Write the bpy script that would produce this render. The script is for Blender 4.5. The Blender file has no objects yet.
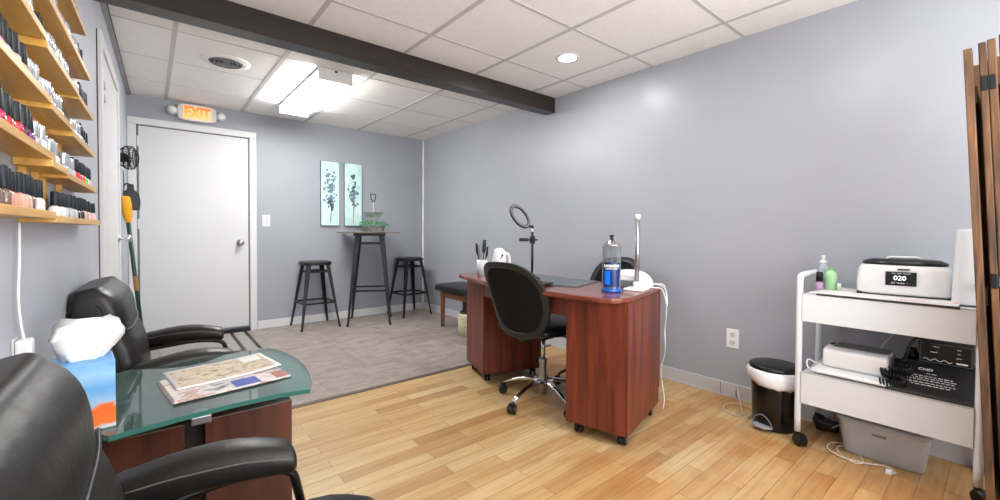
import bpy, bmesh, math, random
from mathutils import Vector, Matrix
random.seed(7)
SC = bpy.context.scene
COL = SC.collection
PI = math.pi

# ------------------------------------------------------------------ helpers
def V(*a): return Vector(a)
def link(o):
    COL.objects.link(o); return o
def obj(name, bm, mat=None, parent=None, smooth=False, bevel=0, seg=2, subsurf=0, recalc=True):
    if recalc: bmesh.ops.recalc_face_normals(bm, faces=bm.faces)
    me = bpy.data.meshes.new(name)
    bm.to_mesh(me); bm.free()
    o = bpy.data.objects.new(name, me); link(o)
    if mat is not None:
        for m in (mat if isinstance(mat, (list, tuple)) else [mat]): me.materials.append(m)
    if parent is not None: o.parent = parent
    if smooth:
        for p in me.polygons: p.use_smooth = True
    if bevel:
        b = o.modifiers.new('bevel', 'BEVEL'); b.width = bevel; b.segments = seg; b.limit_method = 'ANGLE'; b.angle_limit = 0.7
        if smooth: b.harden_normals = False
    if subsurf:
        s = o.modifiers.new('sub', 'SUBSURF'); s.levels = subsurf; s.render_levels = subsurf
    return o
def tag(o, label, cat, group=None, kind=None):
    o['label'] = label; o['category'] = cat
    if group: o['group'] = group
    if kind: o['kind'] = kind
    return o
def struct(o, label=None, cat=None):
    o['kind'] = 'structure'
    if label: o['label'] = label
    if cat: o['category'] = cat
    return o
def thing(name, label, cat, loc=(0, 0, 0), rz=0, group=None):
    o = bpy.data.objects.new(name, None); link(o)
    o.empty_display_size = .05
    o.location = loc; o.rotation_euler = (0, 0, rz)
    return tag(o, label, cat, group)
def B(): return bmesh.new()
def box(bm, x0, x1, y0, y1, z0, z1, M=None, mi=0):
    vs = [bm.verts.new(V(x, y, z) if M is None else M @ V(x, y, z)) for x in (x0, x1) for y in (y0, y1) for z in (z0, z1)]
    for f in ((0,1,3,2),(4,6,7,5),(0,4,5,1),(2,3,7,6),(0,2,6,4),(1,5,7,3)):
        fc = bm.faces.new([vs[i] for i in f]); fc.material_index = mi
    return bm
def bx(cx, cy, cz, sx, sy, sz, M=None):
    return box(B(), cx-sx/2, cx+sx/2, cy-sy/2, cy+sy/2, cz-sz/2, cz+sz/2, M)
def prism(bm, pts, z0, z1, M=None, mi=0):
    lo = [bm.verts.new(V(x, y, z0) if M is None else M @ V(x, y, z0)) for x, y in pts]
    hi = [bm.verts.new(V(x, y, z1) if M is None else M @ V(x, y, z1)) for x, y in pts]
    n = len(pts)
    for f in (bm.faces.new(lo[::-1]), bm.faces.new(hi)): f.material_index = mi
    for i in range(n):
        f = bm.faces.new((lo[i], lo[(i+1) % n], hi[(i+1) % n], hi[i])); f.material_index = mi
    return bm
def lathe(bm, prof, n=24, M=None, mi=0, c=(0, 0)):
    rings = []
    for r, z in prof:
        if r < 1e-6:
            p = V(c[0], c[1], z); rings.append([bm.verts.new(p if M is None else M @ p)])
        else:
            ring = []
            for i in range(n):
                a = 2*PI*i/n
                p = V(c[0]+r*math.cos(a), c[1]+r*math.sin(a), z)
                ring.append(bm.verts.new(p if M is None else M @ p))
            rings.append(ring)
    for a, b in zip(rings, rings[1:]):
        if len(a) == 1 and len(b) == 1: continue
        for i in range(n):
            j = (i+1) % n
            if len(a) == 1: f = bm.faces.new((a[0], b[i], b[j]))
            elif len(b) == 1: f = bm.faces.new((a[i], a[j], b[0]))
            else: f = bm.faces.new((a[i], a[j], b[j], b[i]))
            f.material_index = mi
    if len(rings[0]) > 1 and len(rings[-1]) > 1 and abs(prof[0][0]-prof[-1][0]) < .0021: return bm   # a ring, no end faces
    if len(rings[0]) > 1: bm.faces.new(rings[0][::-1]).material_index = mi
    if len(rings[-1]) > 1: bm.faces.new(rings[-1]).material_index = mi
    return bm
def smooth_path(pts, k=6):
    pts = [Vector(p) for p in pts]
    if len(pts) < 3: return pts
    out = []
    P = [pts[0]*2-pts[1]] + pts + [pts[-1]*2-pts[-2]]
    for i in range(1, len(P)-2):
        p0, p1, p2, p3 = P[i-1:i+3]
        for s in range(k):
            t = s/k
            out.append(.5*((2*p1)+(-p0+p2)*t+(2*p0-5*p1+4*p2-p3)*t*t+(-p0+3*p1-3*p2+p3)*t**3))
    out.append(pts[-1]); return out
def tube(bm, pts, r, n=10, k=6, closed=False, smooth=True, M=None, flat=None):
    """flat = (ru, rv): elliptical section"""
    P = smooth_path(pts, k) if smooth and not closed else [Vector(p) for p in pts]
    N = len(P); rings = []
    up = None
    for i in range(N):
        if closed: t = (P[(i+1) % N]-P[i-1]).normalized()
        else: t = (P[min(i+1, N-1)]-P[max(i-1, 0)]).normalized()
        if up is None:
            up = V(0, 0, 1) if abs(t.z) < .9 else V(1, 0, 0)
        u = (up - t*up.dot(t))
        if u.length < 1e-5: u = t.orthogonal()
        u.normalize(); up = u; v = t.cross(u)
        rr = r(i/(N-1)) if callable(r) else r
        ru, rv = (flat if flat else (rr, rr))
        ring = []
        for j in range(n):
            a = 2*PI*j/n; p = P[i]+u*ru*math.cos(a)+v*rv*math.sin(a)
            ring.append(bm.verts.new(p if M is None else M @ p))
        rings.append(ring)
    for i in range(N if closed else N-1):
        a, b = rings[i], rings[(i+1) % N]
        for j in range(n): bm.faces.new((a[j], a[(j+1) % n], b[(j+1) % n], b[j]))
    if not closed:
        bm.faces.new(rings[0][::-1]); bm.faces.new(rings[-1])
    return bm
def bar(bm, a, b, w, t, up=(0, 0, 1), w2=None, t2=None):
    """tapered straight bar from a to b"""
    a = Vector(a); b = Vector(b); d = (b-a).normalized(); up = Vector(up)
    s = d.cross(up)
    if s.length < 1e-4: s = d.orthogonal()
    s.normalize(); u = s.cross(d)
    w2 = w if w2 is None else w2; t2 = t if t2 is None else t2
    q = []
    for P, ww, tt in ((a, w, t), (b, w2, t2)):
        q.append([bm.verts.new(P+s*ww/2*i+u*tt/2*j) for i, j in ((-1,-1),(1,-1),(1,1),(-1,1))])
    bm.faces.new(q[0][::-1]); bm.faces.new(q[1])
    for i in range(4): bm.faces.new((q[0][i], q[0][(i+1) % 4], q[1][(i+1) % 4], q[1][i]))
    return bm
def sweep(bm, secs, n=28, e=2.6, M=None, rnd=0):
    """superellipse sections (centre, U half vector, V half vector); rnd rounds both ends"""
    S = [(Vector(c), Vector(u), Vector(v)) for c, u, v in secs]
    if rnd:
        d0 = (S[0][0]-S[1][0]).normalized(); d1 = (S[-1][0]-S[-2][0]).normalized()
        def cap(s, d):
            c, u, v = s; o = []
            for a in (.25, .55, .8, .95):
                k = math.cos(a*PI/2)
                f = lambda w: w*(max(w.length-rnd*(1-k), .002)/w.length)
                o.append((c+d*rnd*math.sin(a*PI/2), f(u), f(v)))
            return o
        S = cap(S[0], d0)[::-1]+S+cap(S[-1], d1)
    rings = []
    for c, u, v in S:
        ring = []
        for i in range(n):
            a = 2*PI*i/n; ca, sa = math.cos(a), math.sin(a)
            p = c+u*math.copysign(abs(ca)**(2/e), ca)+v*math.copysign(abs(sa)**(2/e), sa)
            ring.append(bm.verts.new(p if M is None else M @ p))
        rings.append(ring)
    for a, b in zip(rings, rings[1:]):
        for j in range(n): bm.faces.new((a[j], a[(j+1) % n], b[(j+1) % n], b[j]))
    bm.faces.new(rings[0][::-1]); bm.faces.new(rings[-1])
    return bm
def text(body, size, M, mat, parent, name='lettering', bend=None, bold=0, depth=.0006, align='CENTER', sx=1):
    cu = bpy.data.curves.new('t', 'FONT'); cu.body = body; cu.size = size; cu.align_x = align; cu.align_y = 'CENTER'
    cu.extrude = depth; cu.offset = bold; cu.resolution_u = 3
    to = bpy.data.objects.new('t', cu); COL.objects.link(to)
    dg = bpy.context.evaluated_depsgraph_get(); dg.update()
    me = bpy.data.meshes.new_from_object(to.evaluated_get(dg))
    bpy.data.objects.remove(to); bpy.data.curves.remove(cu)
    bm = B(); bm.from_mesh(me); bpy.data.meshes.remove(me)
    for v in bm.verts:
        v.co.x *= sx
        if bend:
            a = v.co.x/bend; r = bend+v.co.z
            v.co = V(r*math.sin(a), v.co.y, r*math.cos(a)-bend)
        v.co = M @ v.co
    return obj(name, bm, mat, parent)
def attach(o, root):
    """make o (built in world space) a part of root"""
    o.parent = root
    o.matrix_parent_inverse = (Matrix.Translation(root.location) @ root.rotation_euler.to_matrix().to_4x4()).inverted()
    return o
def frame_M(o, x, y):
    x = Vector(x).normalized(); y = Vector(y).normalized(); z = x.cross(y)
    m = Matrix((x, y, z)).transposed().to_4x4(); m.translation = Vector(o); return m
def dup(root, loc=None, rz=None, label=None):
    r = root.copy(); COL.objects.link(r)
    if loc: r.location = loc
    if rz is not None: r.rotation_euler = (0, 0, rz)
    if label: r['label'] = label
    for ch in list(root.children):
        c = ch.copy(); COL.objects.link(c); c.parent = r
        for g in ch.children:
            d = g.copy(); COL.objects.link(d); d.parent = c
    return r

# ------------------------------------------------------------------ materials
def lin(c):
    return tuple((x/12.92 if x <= .04045 else ((x+.055)/1.055)**2.4) for x in [v/255 for v in c])+(1,)
def newmat(name):
    m = bpy.data.materials.new(name); m.use_nodes = True
    nt = m.node_tree; return m, nt, nt.nodes['Principled BSDF']
def N(nt, t, **k):
    n = nt.nodes.new(t)
    for a, b in k.items(): setattr(n, a, b)
    return n
def mat(name, c, rough=.5, metal=0, noise=0, nscale=20, bump=0, bscale=200, trans=0, ior=1.45, emit=0, ecol=None, alpha=1, coat=0, stretch=None, spec=.5):
    m, nt, p = newmat(name)
    c = lin(c)
    p.inputs['Base Color'].default_value = c
    p.inputs['Roughness'].default_value = rough; p.inputs['Metallic'].default_value = metal
    p.inputs['IOR'].default_value = ior; p.inputs['Transmission Weight'].default_value = trans
    p.inputs['Specular IOR Level'].default_value = spec
    p.inputs['Coat Weight'].default_value = coat
    p.inputs['Alpha'].default_value = alpha
    if emit:
        p.inputs['Emission Color'].default_value = lin(ecol) if ecol else c
        p.inputs['Emission Strength'].default_value = emit
    tc = N(nt, 'ShaderNodeTexCoord')
    src = tc.outputs['Object']
    if stretch:
        mp = N(nt, 'ShaderNodeMapping'); mp.inputs['Scale'].default_value = stretch
        nt.links.new(src, mp.inputs[0]); src = mp.outputs[0]
    nz = N(nt, 'ShaderNodeTexNoise'); nz.inputs['Scale'].default_value = nscale; nz.inputs['Detail'].default_value = 5
    nt.links.new(src, nz.inputs['Vector'])
    if noise:
        rp = N(nt, 'ShaderNodeValToRGB')
        rp.color_ramp.elements[0].position = .3; rp.color_ramp.elements[1].position = .7
        rp.color_ramp.elements[0].color = tuple(v*(1-noise) for v in c[:3])+(1,)
        rp.color_ramp.elements[1].color = tuple(min(1, v*(1+noise)) for v in c[:3])+(1,)
        nt.links.new(nz.outputs[0], rp.inputs[0]); nt.links.new(rp.outputs[0], p.inputs['Base Color'])
    if bump:
        nb = N(nt, 'ShaderNodeTexNoise'); nb.inputs['Scale'].default_value = bscale; nb.inputs['Detail'].default_value = 3
        nt.links.new(src, nb.inputs['Vector'])
        bp = N(nt, 'ShaderNodeBump'); bp.inputs['Strength'].default_value = bump; bp.inputs['Distance'].default_value = .002
        nt.links.new(nb.outputs[0], bp.inputs['Height']); nt.links.new(bp.outputs[0], p.inputs['Normal'])
    return m
def wood(name, c1, c2, rough=.4, scale=1, axis='Z', coat=0):
    m, nt, p = newmat(name)
    tc = N(nt, 'ShaderNodeTexCoord'); mp = N(nt, 'ShaderNodeMapping')
    s = {'Z': (14, 14, 1.1), 'X': (1.1, 14, 14), 'Y': (14, 1.1, 14)}[axis]
    mp.inputs['Scale'].default_value = tuple(v*scale for v in s)
    nt.links.new(tc.outputs['Object'], mp.inputs[0])
    nz = N(nt, 'ShaderNodeTexNoise'); nz.inputs['Scale'].default_value = 1.6; nz.inputs['Detail'].default_value = 8; nz.inputs['Distortion'].default_value = .6
    nt.links.new(mp.outputs[0], nz.inputs['Vector'])
    rp = N(nt, 'ShaderNodeValToRGB'); e = rp.color_ramp.elements
    e[0].position = .32; e[0].color = lin(c1); e[1].position = .68; e[1].color = lin(c2)
    nt.links.new(nz.outputs[0], rp.inputs[0]); nt.links.new(rp.outputs[0], p.inputs['Base Color'])
    p.inputs['Roughness'].default_value = rough; p.inputs['Coat Weight'].default_value = coat
    return m

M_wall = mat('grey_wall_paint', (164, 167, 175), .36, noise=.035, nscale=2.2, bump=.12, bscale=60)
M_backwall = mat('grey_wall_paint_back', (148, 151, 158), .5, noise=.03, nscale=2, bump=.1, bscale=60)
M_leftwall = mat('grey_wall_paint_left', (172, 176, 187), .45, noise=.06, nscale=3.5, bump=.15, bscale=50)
M_trim = mat('white_trim_paint', (205, 205, 206), .4, noise=.02, nscale=8)
M_bb = mat('baseboard_paint', (192, 192, 194), .4, noise=.03, nscale=8)
M_door = mat('white_door_paint', (198, 199, 200), .45, noise=.015, nscale=3)
M_ceil = mat('ceiling_tile', (236, 233, 230), .9, noise=.03, nscale=40, bump=.25, bscale=160)
M_grid = mat('ceiling_grid', (190, 188, 186), .5)
M_beam = mat('dark_brown_beam', (40, 32, 27), .32, noise=.3, nscale=6, stretch=(1, 10, 10), spec=.6)
M_leather = mat('black_leather', (26, 24, 23), .42, noise=.25, nscale=12, bump=.9, bscale=28, spec=.5)
M_leather2 = mat('black_vinyl', (20, 20, 22), .4, noise=.2, nscale=10, bump=.2, bscale=120)
M_darkmetal = mat('dark_gunmetal', (38, 36, 35), .3, metal=.6)
M_stool = mat('stool_dark_metal', (44, 44, 47), .42, metal=.55, noise=.25, nscale=9)
M_chrome = mat('chrome', (215, 215, 218), .12, metal=1)
M_steel = mat('brushed_steel', (165, 165, 168), .35, metal=.9)
M_zinc = mat('galvanised_zinc', (186, 188, 190), .5, metal=.0, noise=.3, nscale=25)
M_black = mat('black_plastic', (14, 14, 15), .35)
M_blackm = mat('black_mesh_fabric', (20, 21, 22), .85, bump=.5, bscale=500, spec=.2)
M_frame = mat('charcoal_plastic_frame', (30, 33, 35), .4)
M_white = mat('white_plastic', (232, 232, 232), .3)
M_cart = mat('white_cart_laminate', (224, 229, 233), .35, noise=.02, nscale=6)
M_cherry = wood('cherry_laminate', (78, 33, 21), (126, 58, 39), .36, 1)
M_cherrytop = wood('cherry_laminate_top', (92, 42, 32), (134, 70, 55), .22, 1, 'Y', .3)
M_cherrydark = wood('dark_cherry_laminate', (52, 24, 16), (88, 42, 28), .35, 1)
M_oak = wood('honey_oak', (182, 132, 48), (214, 170, 88), .4, 1.2, 'Y')
M_rustic = wood('rustic_brown_wood', (52, 34, 20), (116, 80, 48), .75, 2.2, 'Z')
M_rustic2 = wood('carved_golden_wood', (120, 66, 22), (196, 128, 56), .6, 2, 'Z')
M_red = mat('red_led', (255, 120, 60), .5, emit=1)
M_paper = mat('white_paper', (236, 235, 232), .8)
M_bag = mat('white_plastic_bag', (235, 236, 240), .35, bump=1, bscale=30)
M_cord = mat('white_cord', (226, 226, 226), .4)
M_teal = mat('dark_green_pole', (22, 62, 62), .4)
M_yellow = mat('yellow_plastic', (226, 160, 20), .4)
M_ink = mat('black_ink', (25, 25, 25), .6)
M_wtext = mat('white_print', (225, 225, 225), .5, emit=.25)
M_grey = mat('grey_plastic', (120, 122, 126), .4)

def plank_mat():
    m, nt, p = newmat('oak_plank_floor')
    tc = N(nt, 'ShaderNodeTexCoord')
    br = N(nt, 'ShaderNodeTexBrick', offset=.37, squash=1)
    br.inputs['Scale'].default_value = 1
    br.inputs['Brick Width'].default_value = .62; br.inputs['Row Height'].default_value = .076
    br.inputs['Mortar Size'].default_value = .0011; br.inputs['Mortar Smooth'].default_value = .1
    br.inputs['Bias'].default_value = 0
    br.inputs['Color1'].default_value = (0, 0, 0, 1); br.inputs['Color2'].default_value = (1, 1, 1, 1); br.inputs['Mortar'].default_value = (.5, .5, .5, 1)
    nt.links.new(tc.outputs['Object'], br.inputs['Vector'])
    rp = N(nt, 'ShaderNodeValToRGB'); e = rp.color_ramp.elements
    e[0].position = 0; e[0].color = lin((176, 138, 92)); e[1].position = 1; e[1].color = lin((206, 182, 138))
    for pos, c in ((.3, (190, 158, 110)), (.55, (196, 166, 118)), (.8, (200, 174, 128))):
        q = rp.color_ramp.elements.new(pos); q.color = lin(c)
    nt.links.new(br.outputs['Color'], rp.inputs[0])
    mp = N(nt, 'ShaderNodeMapping'); mp.inputs['Scale'].default_value = (1.3, 18, 1)
    nt.links.new(tc.outputs['Object'], mp.inputs[0])
    # offset the grain plank by plank
    ad = N(nt, 'ShaderNodeVectorMath', operation='ADD'); nt.links.new(mp.outputs[0], ad.inputs[0])
    sc = N(nt, 'ShaderNodeVectorMath', operation='SCALE'); sc.inputs['Scale'].default_value = 9
    nt.links.new(br.outputs['Color'], sc.inputs[0]); nt.links.new(sc.outputs[0], ad.inputs[1])
    nz = N(nt, 'ShaderNodeTexNoise'); nz.inputs['Scale'].default_value = 2.2; nz.inputs['Detail'].default_value = 8; nz.inputs['Distortion'].default_value = .7
    nt.links.new(ad.outputs[0], nz.inputs['Vector'])
    r2 = N(nt, 'ShaderNodeValToRGB'); e = r2.color_ramp.elements
    e[0].position = .3; e[0].color = (.74, .66, .56, 1); e[1].position = .62; e[1].color = (1.03, 1.02, 1, 1)
    nt.links.new(nz.outputs[0], r2.inputs[0])
    mx = N(nt, 'ShaderNodeMix', data_type='RGBA', blend_type='MULTIPLY'); mx.inputs[0].default_value = .8
    nt.links.new(rp.outputs[0], mx.inputs[6]); nt.links.new(r2.outputs[0], mx.inputs[7])
    # worn red-brown stain patches around the desk
    n3 = N(nt, 'ShaderNodeTexNoise'); n3.inputs['Scale'].default_value = 1.5; n3.inputs['Detail'].default_value = 5; n3.inputs['Roughness'].default_value = .65
    nt.links.new(tc.outputs['Object'], n3.inputs['Vector'])
    r3 = N(nt, 'ShaderNodeValToRGB'); e = r3.color_ramp.elements; e[0].position = .40; e[0].color = (0, 0, 0, 1); e[1].position = .62; e[1].color = (1, 1, 1, 1)
    nt.links.new(n3.outputs[0], r3.inputs[0])
    # stains get stronger to the right (x) of the room
    sp = N(nt, 'ShaderNodeSeparateXYZ'); nt.links.new(tc.outputs['Object'], sp.inputs[0])
    mr = N(nt, 'ShaderNodeMapRange'); mr.inputs['From Min'].default_value = .9; mr.inputs['From Max'].default_value = 2.1; mr.inputs['To Min'].default_value = .12; mr.inputs['To Max'].default_value = 1.0
    nt.links.new(sp.outputs['X'], mr.inputs['Value'])
    mu = N(nt, 'ShaderNodeMath', operation='MULTIPLY'); nt.links.new(r3.outputs[0], mu.inputs[0]); nt.links.new(mr.outputs[0], mu.inputs[1])
    m2 = N(nt, 'ShaderNodeMix', data_type='RGBA', blend_type='MULTIPLY')
    m2.inputs[7].default_value = (.86, .60, .40, 1)
    nt.links.new(mu.outputs[0], m2.inputs[0]); nt.links.new(mx.outputs[2], m2.inputs[6])
    # dark joints
    m3 = N(nt, 'ShaderNodeMix', data_type='RGBA', blend_type='MIX'); m3.inputs[7].default_value = lin((120, 82, 48))
    nt.links.new(br.outputs['Fac'], m3.inputs[0]); nt.links.new(m2.outputs[2], m3.inputs[6])
    nt.links.new(m3.outputs[2], p.inputs['Base Color'])
    p.inputs['Roughness'].default_value = .36
    bp = N(nt, 'ShaderNodeBump'); bp.inputs['Strength'].default_value = .25; bp.inputs['Distance'].default_value = .001; bp.invert = True
    nt.links.new(br.outputs['Fac'], bp.inputs['Height']); nt.links.new(bp.outputs[0], p.inputs['Normal'])
    return m
def tile_mat():
    m, nt, p = newmat('grey_stone_vinyl_tile')
    tc = N(nt, 'ShaderNodeTexCoord')
    br = N(nt, 'ShaderNodeTexBrick', offset=0)
    br.inputs['Scale'].default_value = 1; br.inputs['Brick Width'].default_value = .44; br.inputs['Row Height'].default_value = .44
    br.inputs['Mortar Size'].default_value = .003; br.inputs['Mortar Smooth'].default_value = .3
    br.inputs['Color1'].default_value = lin((150, 141, 134)); br.inputs['Color2'].default_value = lin((162, 153, 147)); br.inputs['Mortar'].default_value = lin((176, 170, 164))
    nt.links.new(tc.outputs['Object'], br.inputs['Vector'])
    mp = N(nt, 'ShaderNodeMapping'); mp.inputs['Scale'].default_value = (2.2, 4.5, 1)
    nt.links.new(tc.outputs['Object'], mp.inputs[0])
    nz = N(nt, 'ShaderNodeTexNoise'); nz.inputs['Scale'].default_value = 2.6; nz.inputs['Detail'].default_value = 9; nz.inputs['Roughness'].default_value = .65; nz.inputs['Distortion'].default_value = .8
    nt.links.new(mp.outputs[0], nz.inputs['Vector'])
    rp = N(nt, 'ShaderNodeValToRGB'); e = rp.color_ramp.elements
    e[0].position = .3; e[0].color = (.60, .57, .54, 1); e[1].position = .7; e[1].color = (1.15, 1.13, 1.12, 1)
    nt.links.new(nz.outputs[0], rp.inputs[0])
    mx = N(nt, 'ShaderNodeMix', data_type='RGBA', blend_type='MULTIPLY'); mx.inputs[0].default_value = 1
    nt.links.new(br.outputs['Color'], mx.inputs[6]); nt.links.new(rp.outputs[0], mx.inputs[7])
    nt.links.new(mx.outputs[2], p.inputs['Base Color']); p.inputs['Roughness'].default_value = .45
    return m
def blotch(name, cols, scale, rough=.6, seed=0, stretch=(1, 1, 1)):
    m, nt, p = newmat(name)
    tc = N(nt, 'ShaderNodeTexCoord'); mp = N(nt, 'ShaderNodeMapping'); mp.inputs['Location'].default_value = (seed, seed*.7, seed*.3); mp.inputs['Scale'].default_value = stretch
    nt.links.new(tc.outputs['Object'], mp.inputs[0])
    nz = N(nt, 'ShaderNodeTexNoise'); nz.inputs['Scale'].default_value = scale; nz.inputs['Detail'].default_value = 5; nz.inputs['Distortion'].default_value = .5
    nt.links.new(mp.outputs[0], nz.inputs['Vector'])
    rp = N(nt, 'ShaderNodeValToRGB'); el = rp.color_ramp.elements
    el[0].position = cols[0][0]; el[0].color = lin(cols[0][1]); el[1].position = cols[-1][0]; el[1].color = lin(cols[-1][1])
    for pos, c in cols[1:-1]:
        q = el.new(pos); q.color = lin(c)
    nt.links.new(nz.outputs[0], rp.inputs[0]); nt.links.new(rp.outputs[0], p.inputs['Base Color'])
    p.inputs['Roughness'].default_value = rough
    return m
def thin_glass(name, c, opac, rough=.03):
    """sheet glass: mix of transparent tint and glossy, keeps light through it"""
    m = bpy.data.materials.new(name); m.use_nodes = True; nt = m.node_tree; nt.nodes.clear()
    out = N(nt, 'ShaderNodeOutputMaterial'); tr = N(nt, 'ShaderNodeBsdfTransparent'); tr.inputs[0].default_value = lin(c)
    pb = N(nt, 'ShaderNodeBsdfPrincipled'); pb.inputs['Base Color'].default_value = lin(c); pb.inputs['Roughness'].default_value = rough
    mx = N(nt, 'ShaderNodeMixShader'); mx.inputs[0].default_value = opac
    gl = N(nt, 'ShaderNodeBsdfGlossy'); gl.inputs['Roughness'].default_value = rough
    lw = N(nt, 'ShaderNodeLayerWeight'); lw.inputs[0].default_value = .5
    fr = N(nt, 'ShaderNodeMath', operation='POWER'); fr.inputs[1].default_value = 3.2; nt.links.new(lw.outputs['Facing'], fr.inputs[0])
    fm = N(nt, 'ShaderNodeMath', operation='MULTIPLY_ADD'); fm.inputs[1].default_value = .6; fm.inputs[2].default_value = .04; nt.links.new(fr.outputs[0], fm.inputs[0]); fr = fm
    m2 = N(nt, 'ShaderNodeMixShader')
    nt.links.new(tr.outputs[0], mx.inputs[1]); nt.links.new(pb.outputs[0], mx.inputs[2])
    nt.links.new(fr.outputs[0], m2.inputs[0]); nt.links.new(mx.outputs[0], m2.inputs[1]); nt.links.new(gl.outputs[0], m2.inputs[2])
    nt.links.new(m2.outputs[0], out.inputs[0])
    return m
M_planks = plank_mat(); M_tile = tile_mat()
M_glass = thin_glass('green_tinted_glass', (172, 210, 204), .16)
M_glassedge = mat('green_glass_edge', (60, 110, 100), .1, spec=.8)
M_clear = thin_glass('clear_glass', (240, 243, 245), .05)
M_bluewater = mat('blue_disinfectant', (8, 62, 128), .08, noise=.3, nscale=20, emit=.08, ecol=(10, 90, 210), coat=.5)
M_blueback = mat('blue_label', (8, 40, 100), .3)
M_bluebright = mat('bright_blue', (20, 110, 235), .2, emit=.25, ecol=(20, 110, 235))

# ------------------------------------------------------------------ room
X0, Y0, H = 2.851, 5.055, 2.259
SL = .0245
def wx(y): return -.14-SL*(5.055-y)       # face of the left wall
YF = -1.7
tt = .1
bm = B(); prism(bm, [(-.6, YF), (X0+tt, YF), (X0+tt, 2.685), (-.6, 2.685)], -.08, 0)
struct(obj('floor', bm, M_planks), 'honey wood plank floor in the front part of the salon', 'floor')
bm = B(); prism(bm, [(-.6, 2.685), (X0+tt, 2.685), (X0+tt, Y0+tt), (-.6, Y0+tt)], -.08, 0)
struct(obj('floor_tiled', bm, M_tile), 'grey stone-look tile floor at the back', 'floor')
bm = B(); box(bm, wx(2.7), X0, 2.665, 2.705, 0, .005)
struct(obj('trim_1', bm, mat('transition_strip', (92, 82, 74), .5), bevel=.002), 'dark strip where wood floor meets grey tile', 'floor trim')
bm = B(); prism(bm, [(wx(YF)-tt, YF), (X0+tt, YF), (X0+tt, Y0+tt), (-.14-tt, Y0+tt)], H, H+.1)
struct(obj('ceiling', bm, M_ceil), 'white suspended tile ceiling', 'ceiling')
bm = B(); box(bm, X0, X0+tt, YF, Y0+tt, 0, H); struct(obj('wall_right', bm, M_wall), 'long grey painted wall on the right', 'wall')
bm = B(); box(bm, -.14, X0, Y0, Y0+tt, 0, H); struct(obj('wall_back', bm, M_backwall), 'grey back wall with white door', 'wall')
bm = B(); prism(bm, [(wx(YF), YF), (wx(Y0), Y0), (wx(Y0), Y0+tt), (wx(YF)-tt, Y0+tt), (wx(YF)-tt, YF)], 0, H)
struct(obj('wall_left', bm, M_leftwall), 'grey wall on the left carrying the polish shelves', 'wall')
bm = B(); box(bm, wx(YF), X0, YF-tt, YF, 0, H); struct(obj('wall_front', bm, M_trim), 'pale wall behind the camera', 'wall')

# ceiling grid (raised bars)
bm = B()
for x in (.135, .745, 1.355, 1.955, 2.57):
    box(bm, x-.013, x+.013, YF, Y0, H-.003, H+.001)
for y in (3.27, 3.88, 4.49):
    box(bm, wx(y), X0, y-.005, y+.005, H-.0025, H+.001)
for y in (2.305, 1.69, 1.075, .46, -.15, -.76):
    box(bm, wx(y), X0, y-.009, y+.009, H-.0025, H+.001)
struct(obj('trim_2', bm, M_grid), 'metal grid between the ceiling tiles', 'ceiling grid')
bm = B()
prism(bm, [(wx(2.77), 2.77), (wx(2.77)+.025, 2.77), (wx(Y0)+.025, Y0), (wx(Y0), Y0)], H-.014, H)
struct(obj('trim_3', bm, mat('wall_angle', (150, 150, 152), .5)), 'thin metal wall angle along the left ceiling edge', 'ceiling trim')
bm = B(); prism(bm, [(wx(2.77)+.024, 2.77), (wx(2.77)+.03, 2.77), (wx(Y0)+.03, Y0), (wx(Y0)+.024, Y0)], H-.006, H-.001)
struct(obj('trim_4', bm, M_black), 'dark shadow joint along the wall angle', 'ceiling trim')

# beam
t = thing('ceiling_beam', 'dark brown wooden beam crossing the ceiling', 'beam', (0, 0, 0))
obj('beam_casing', box(B(), wx(2.7), X0-.001, 2.66, 2.775, 2.122, H-.0005), M_beam, t, bevel=.003)
obj('cover_strip', box(B(), wx(2.7), X0-.002, 2.653, 2.66, 2.122, 2.131), M_beam, t)

# baseboards
bm = B(); box(bm, X0-.014, X0, YF, 2.68, 0, .088); box(bm, X0-.017, X0, YF, 2.68, 0, .012)
for y in (1.175, -.4): box(bm, X0-.0150, X0-.0135, y, y+.003, .002, .088, mi=1)
struct(obj('baseboard_right', bm, [M_bb, M_ink], bevel=.003), 'pale grey baseboard along the wood floor', 'baseboard')
bm = B(); box(bm, X0-.014, X0, 2.68, Y0, 0, .085)
struct(obj('baseboard_right_rear', bm, M_trim, bevel=.003), 'white baseboard along the tiled floor', 'baseboard')
bm = B(); box(bm, .88, X0-.014, Y0-.014, Y0, 0, .085)
struct(obj('baseboard_back', bm, M_trim, bevel=.003), 'white baseboard under the bar table', 'baseboard')
bm = B(); prism(bm, [(wx(YF), YF), (wx(YF)+.014, YF), (wx(2.9)+.014, 2.9), (wx(2.9), 2.9)], 0, .085)
struct(obj('baseboard_left', bm, M_bb, bevel=.003), 'baseboard on the left wall', 'baseboard')
# caulk line in the corner
bm = B()
zz = [.09+i*(H-.1)/24 for i in range(25)]
tube(bm, [(X0-.006+random.uniform(-.002, .002), Y0-.006, z) for z in zz], lambda u: .010+.002*math.sin(u*37), n=8, k=2)
struct(obj('trim_5', bm, M_paper), 'rough white caulk strip down the back corner', 'corner trim')

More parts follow.
